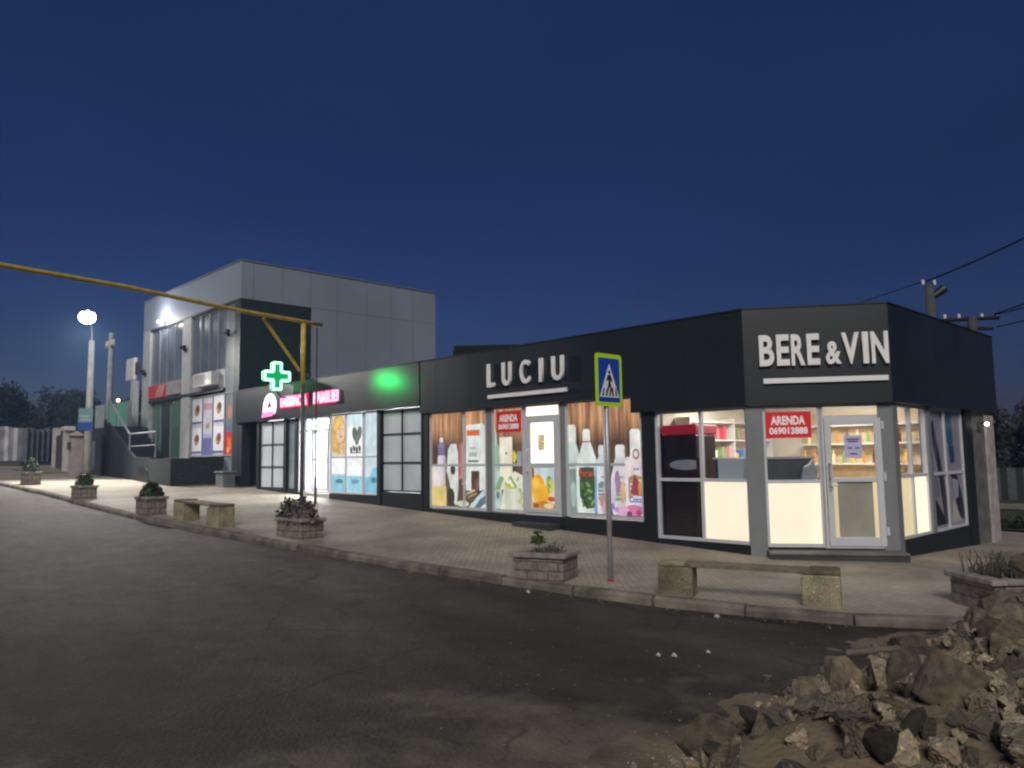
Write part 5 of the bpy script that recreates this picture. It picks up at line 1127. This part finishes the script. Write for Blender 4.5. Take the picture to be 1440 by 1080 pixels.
def rock_mesh(seed, flat=1., rough=.055, mt=RUB):
    rnd = random.Random(seed); bm = bmesh.new()
    for _ in range(15): bm.verts.new((rnd.uniform(-1, 1), rnd.uniform(-1, 1)*rnd.uniform(.7, 1), rnd.uniform(-1, 1)*flat))
    r = bmesh.ops.convex_hull(bm, input=bm.verts)
    bmesh.ops.delete(bm, geom=[v for v in bm.verts if not v.link_faces], context='VERTS')
    bmesh.ops.triangulate(bm, faces=bm.faces)
    bmesh.ops.bevel(bm, geom=bm.edges[:], offset=.035, segments=1, affect='EDGES', profile=.6)
    for _ in range(2): bmesh.ops.subdivide_edges(bm, edges=[e for e in bm.edges if e.calc_length() > .16], cuts=1, use_grid_fill=True)
    bmesh.ops.triangulate(bm, faces=bm.faces)
    o_ = rnd.random()*50
    for v in bm.verts:
        d = noise.noise(v.co*1.7+Vector((o_, 0, 0)))*rough*1.6+noise.noise(v.co*5+Vector((0, o_, 0)))*rough*.7
        v.co += v.co.normalized()*d
    me = bpy.data.meshes.new('rock'); bm.to_mesh(me); bm.free(); me.materials.append(mt)
    for p_ in me.polygons: p_.use_smooth = False
    return me
RM = [rock_mesh(i, mt=(RUB2 if i % 3 == 1 else RUB)) for i in range(9)]; SM = [rock_mesh(40+i, .4, .1) for i in range(4)]
def rock(name, me, loc, s, rot, label, cat, group=None):
    o = bpy.data.objects.new(name, me); COL.objects.link(o); o.location = loc; o.scale = s if isinstance(s, tuple) else (s, s, s); o.rotation_euler = rot; tag(o, label, cat, group); return o
slabs = [(5.0, -4.5, .42, .46, (.5, -.25, .4), 'tilted broken concrete slab jutting up at the right edge of the heap'), (4.72, -4.6, .2, .3, (.3, -.5, 1.2), 'long concrete slab lying across the top of the heap'), (4.72, -5.25, .2, .26, (-.3, -.5, 2.2), 'big cracked concrete lump near the right edge'),
         (4.62, -5.75, .12, .22, (.4, -.3, .3), 'rounded concrete chunk low at the right edge'), (4.3, -5.2, .0, .2, (.2, -.3, 2.8), 'flat concrete piece in the middle of the heap'), (5.05, -5.0, .5, .34, (.6, -.2, 1.7), 'upright concrete block behind the cracked lump'),
         (4.9, -5.95, .3, .26, (.1, -.6, .9), 'leaning concrete slab in the lower right corner'), (4.3, -6.3, .06, .16, (.3, .2, .2), 'small pale slab at the bottom of the picture'), (4.9, -5.6, .45, .28, (.7, .1, 2.4), 'tilted slab piece above the lower right corner')]
for k, (x, y, z, s, rt, lb) in enumerate(slabs):
    rock('concrete_slab', SM[k % 4], (x, y, heap_z(x, y)+.06+z*.25), (s*.8, s*.62, s*.8), rt, lb, 'slab')
rnd = random.Random(3)
rock('tarmac_lump', RM[1], (3.72, -4.0, heap_z(3.72, -4.0)+.07), .15, (.3, .5, 1), 'dark angular tarmac lump standing alone near the kerb', 'rock')
rock('tarmac_lump', RM[4], (3.95, -4.9, heap_z(3.95, -4.9)+.05), .13, (.6, .2, 2), 'dark pitted tarmac lump at the front of the heap', 'rock')
for k in range(298):
    y = rnd.uniform(-9.2, -3.5); t = rnd.random()**.8*2.2+.42; x = edge_x(y)+t; s = rnd.uniform(.035, .068) if rnd.random() < .7 else rnd.uniform(.068, .105)
    s *= clamp(.55+t*.45, .4, 1.15)
    rock('rubble_stone', RM[rnd.randrange(9)], (x, y, heap_z(x, y)+s*.5), (s*rnd.uniform(.8, 1.3), s*rnd.uniform(.7, 1.1), s*rnd.uniform(.6, 1)), (rnd.uniform(0, 6), rnd.uniform(0, 6), rnd.uniform(0, 6)), 'loose broken stone in the rubble heap at the lower right', 'rock', 'loose stones of the rubble heap')
cp = []
for _ in range(14):
    bmc = bmesh.new()
    for _k in range(13): bmc.verts.new((rnd.uniform(-1, 1)*1.15, rnd.uniform(-1, 1)*.9, rnd.uniform(-1, 1)*.75))
    bmesh.ops.convex_hull(bmc, input=bmc.verts[:]); bmesh.ops.delete(bmc, geom=[v for v in bmc.verts if not v.link_faces], context='VERTS')
    bmc.verts.index_update(); cp.append(([v.co.copy() for v in bmc.verts], [[v.index for v in f_.verts] for f_ in bmc.faces])); bmc.free()
cm_ = MB()
for _ in range(3800):
    y = -10.2+7.1*rnd.random()**.85; t = rnd.random()**.75*2.4+.12; x = edge_x(y)+t; s_ = (rnd.uniform(.018, .036) if rnd.random() < .6 else rnd.uniform(.036, .07))*clamp(.45+t*.6, .45, 1)
    q = Quaternion((rnd.gauss(0, 1), rnd.gauss(0, 1), rnd.gauss(0, 1), rnd.gauss(0, 1))).normalized(); c_ = Vector((x, y, heap_z(x, y)+s_*.45)); vv, ff = rnd.choice(cp)
    cm_.add([c_+(q @ v)*s_ for v in vv], ff, 0 if rnd.random() < .7 else 1)
tag(cm_.build('rubble_chunks', [RUB, RUB2]), 'small broken chunks filling the rubble heap between the larger stones', 'rubble', kind='stuff')
gvm = MB()
def pebble(x, y, z, s):
    vs = [Vector((rnd.gauss(0, 1), rnd.gauss(0, 1), rnd.gauss(0, 1))).normalized()*s*rnd.uniform(.7, 1.2) for _ in range(6)]
    d = [(1, 0, 0), (-1, 0, 0), (0, 1, 0), (0, -1, 0), (0, 0, .8), (0, 0, -.8)]
    vs = [(x+s*(a+rnd.uniform(-.3, .3)), y+s*(b+rnd.uniform(-.3, .3)), z+s*(c_+rnd.uniform(-.3, .3))) for a, b, c_ in d]
    gvm.add(vs, [(0,2,4), (2,1,4), (1,3,4), (3,0,4), (2,0,5), (1,2,5), (3,1,5), (0,3,5)])
for _ in range(2600):
    y = rnd.uniform(-9, -2.6); t = rnd.random()**.8*2.3-.05; x = edge_x(y)+t; s = rnd.uniform(.005, .014); pebble(x, y, heap_z(x, y)+s*.3, s)
tag(gvm.build('gravel', RUB), 'fine gravel strewn over the rubble heap', 'gravel', kind='stuff')
gvm = MB()
for _ in range(130):
    x = 3.3-abs(rnd.gauss(0, 1.3)); y = rnd.uniform(-8.6, -3.9); pebble(x, y, road_z(x, y)+.004, rnd.uniform(.003, .009))
for _ in range(420):
    x = rnd.uniform(-7, 3.2); y = kerb_y(x)-abs(rnd.gauss(0, .09))-.02; pebble(x, y, road_z(x, y)+.003, rnd.uniform(.003, .011))
tag(gvm.build('road_grit', RUB), 'small grit scattered on the dark road', 'grit', kind='stuff')
PALE = mat('pale_stone', (.5, .48, .44, 1), .8)
for x, y, s, lb in [(2.33, -5.62, .028, 'pale pebble on the dark road, right one of the close pair'), (2.22, -5.7, .024, 'pale pebble on the dark road, left one of the close pair'), (2.47, -5.3, .02, 'single pale pebble just beyond the close pair on the road'), (1.75, -3.98, .035, 'pale scrap lying against the kerb before the bench'), (-.6, -4.5, .03, 'pale scrap in the gutter below the near planter')]:
    rock('pebble', RM[2].copy(), (x, y, road_z(x, y)+s*.4), (s*1.4, s, s*.7), (.3, .2, x), lb, 'pebble').data.materials[0] = PALE
# plank and reinforcing rod among the rubble
tag(MB().tube([(4.75, -4.5, .25), (5.0, -4.3, .62)], .022, 6).build('steel_rod', mat('rusty_rod', (.14, .1, .07, 1), .8, var=.3)), 'bent pale rod sticking out between the slabs', 'rod')
tag(MB().tube([(3.35, -4.5, heap_z(3.35, -4.5)+.02), (3.6, -4.25, heap_z(3.6, -4.25)+.03), (3.75, -4.2, heap_z(3.75, -4.2)+.03)], .03, 7).build('broken_pipe', KERB), 'pale broken pipe length lying at the heap edge by the road', 'pipe')

# air: thin blue evening haze over the whole place
HZ = bpy.data.materials.new('haze'); HZ.use_nodes = True; HZ.node_tree.nodes.clear()
ho_ = HZ.node_tree.nodes.new('ShaderNodeOutputMaterial'); pv = HZ.node_tree.nodes.new('ShaderNodeVolumePrincipled')
pv.inputs['Color'].default_value = (.36, .58, .9, 1); pv.inputs['Density'].default_value = .0016; pv.inputs['Anisotropy'].default_value = .2
HZ.node_tree.links.new(pv.outputs[0], ho_.inputs['Volume'])
tag(MB().box(-185, 185, -185, 185, -3, 10).build('haze', HZ), 'thin bluish evening haze over the street', 'haze', kind='stuff')
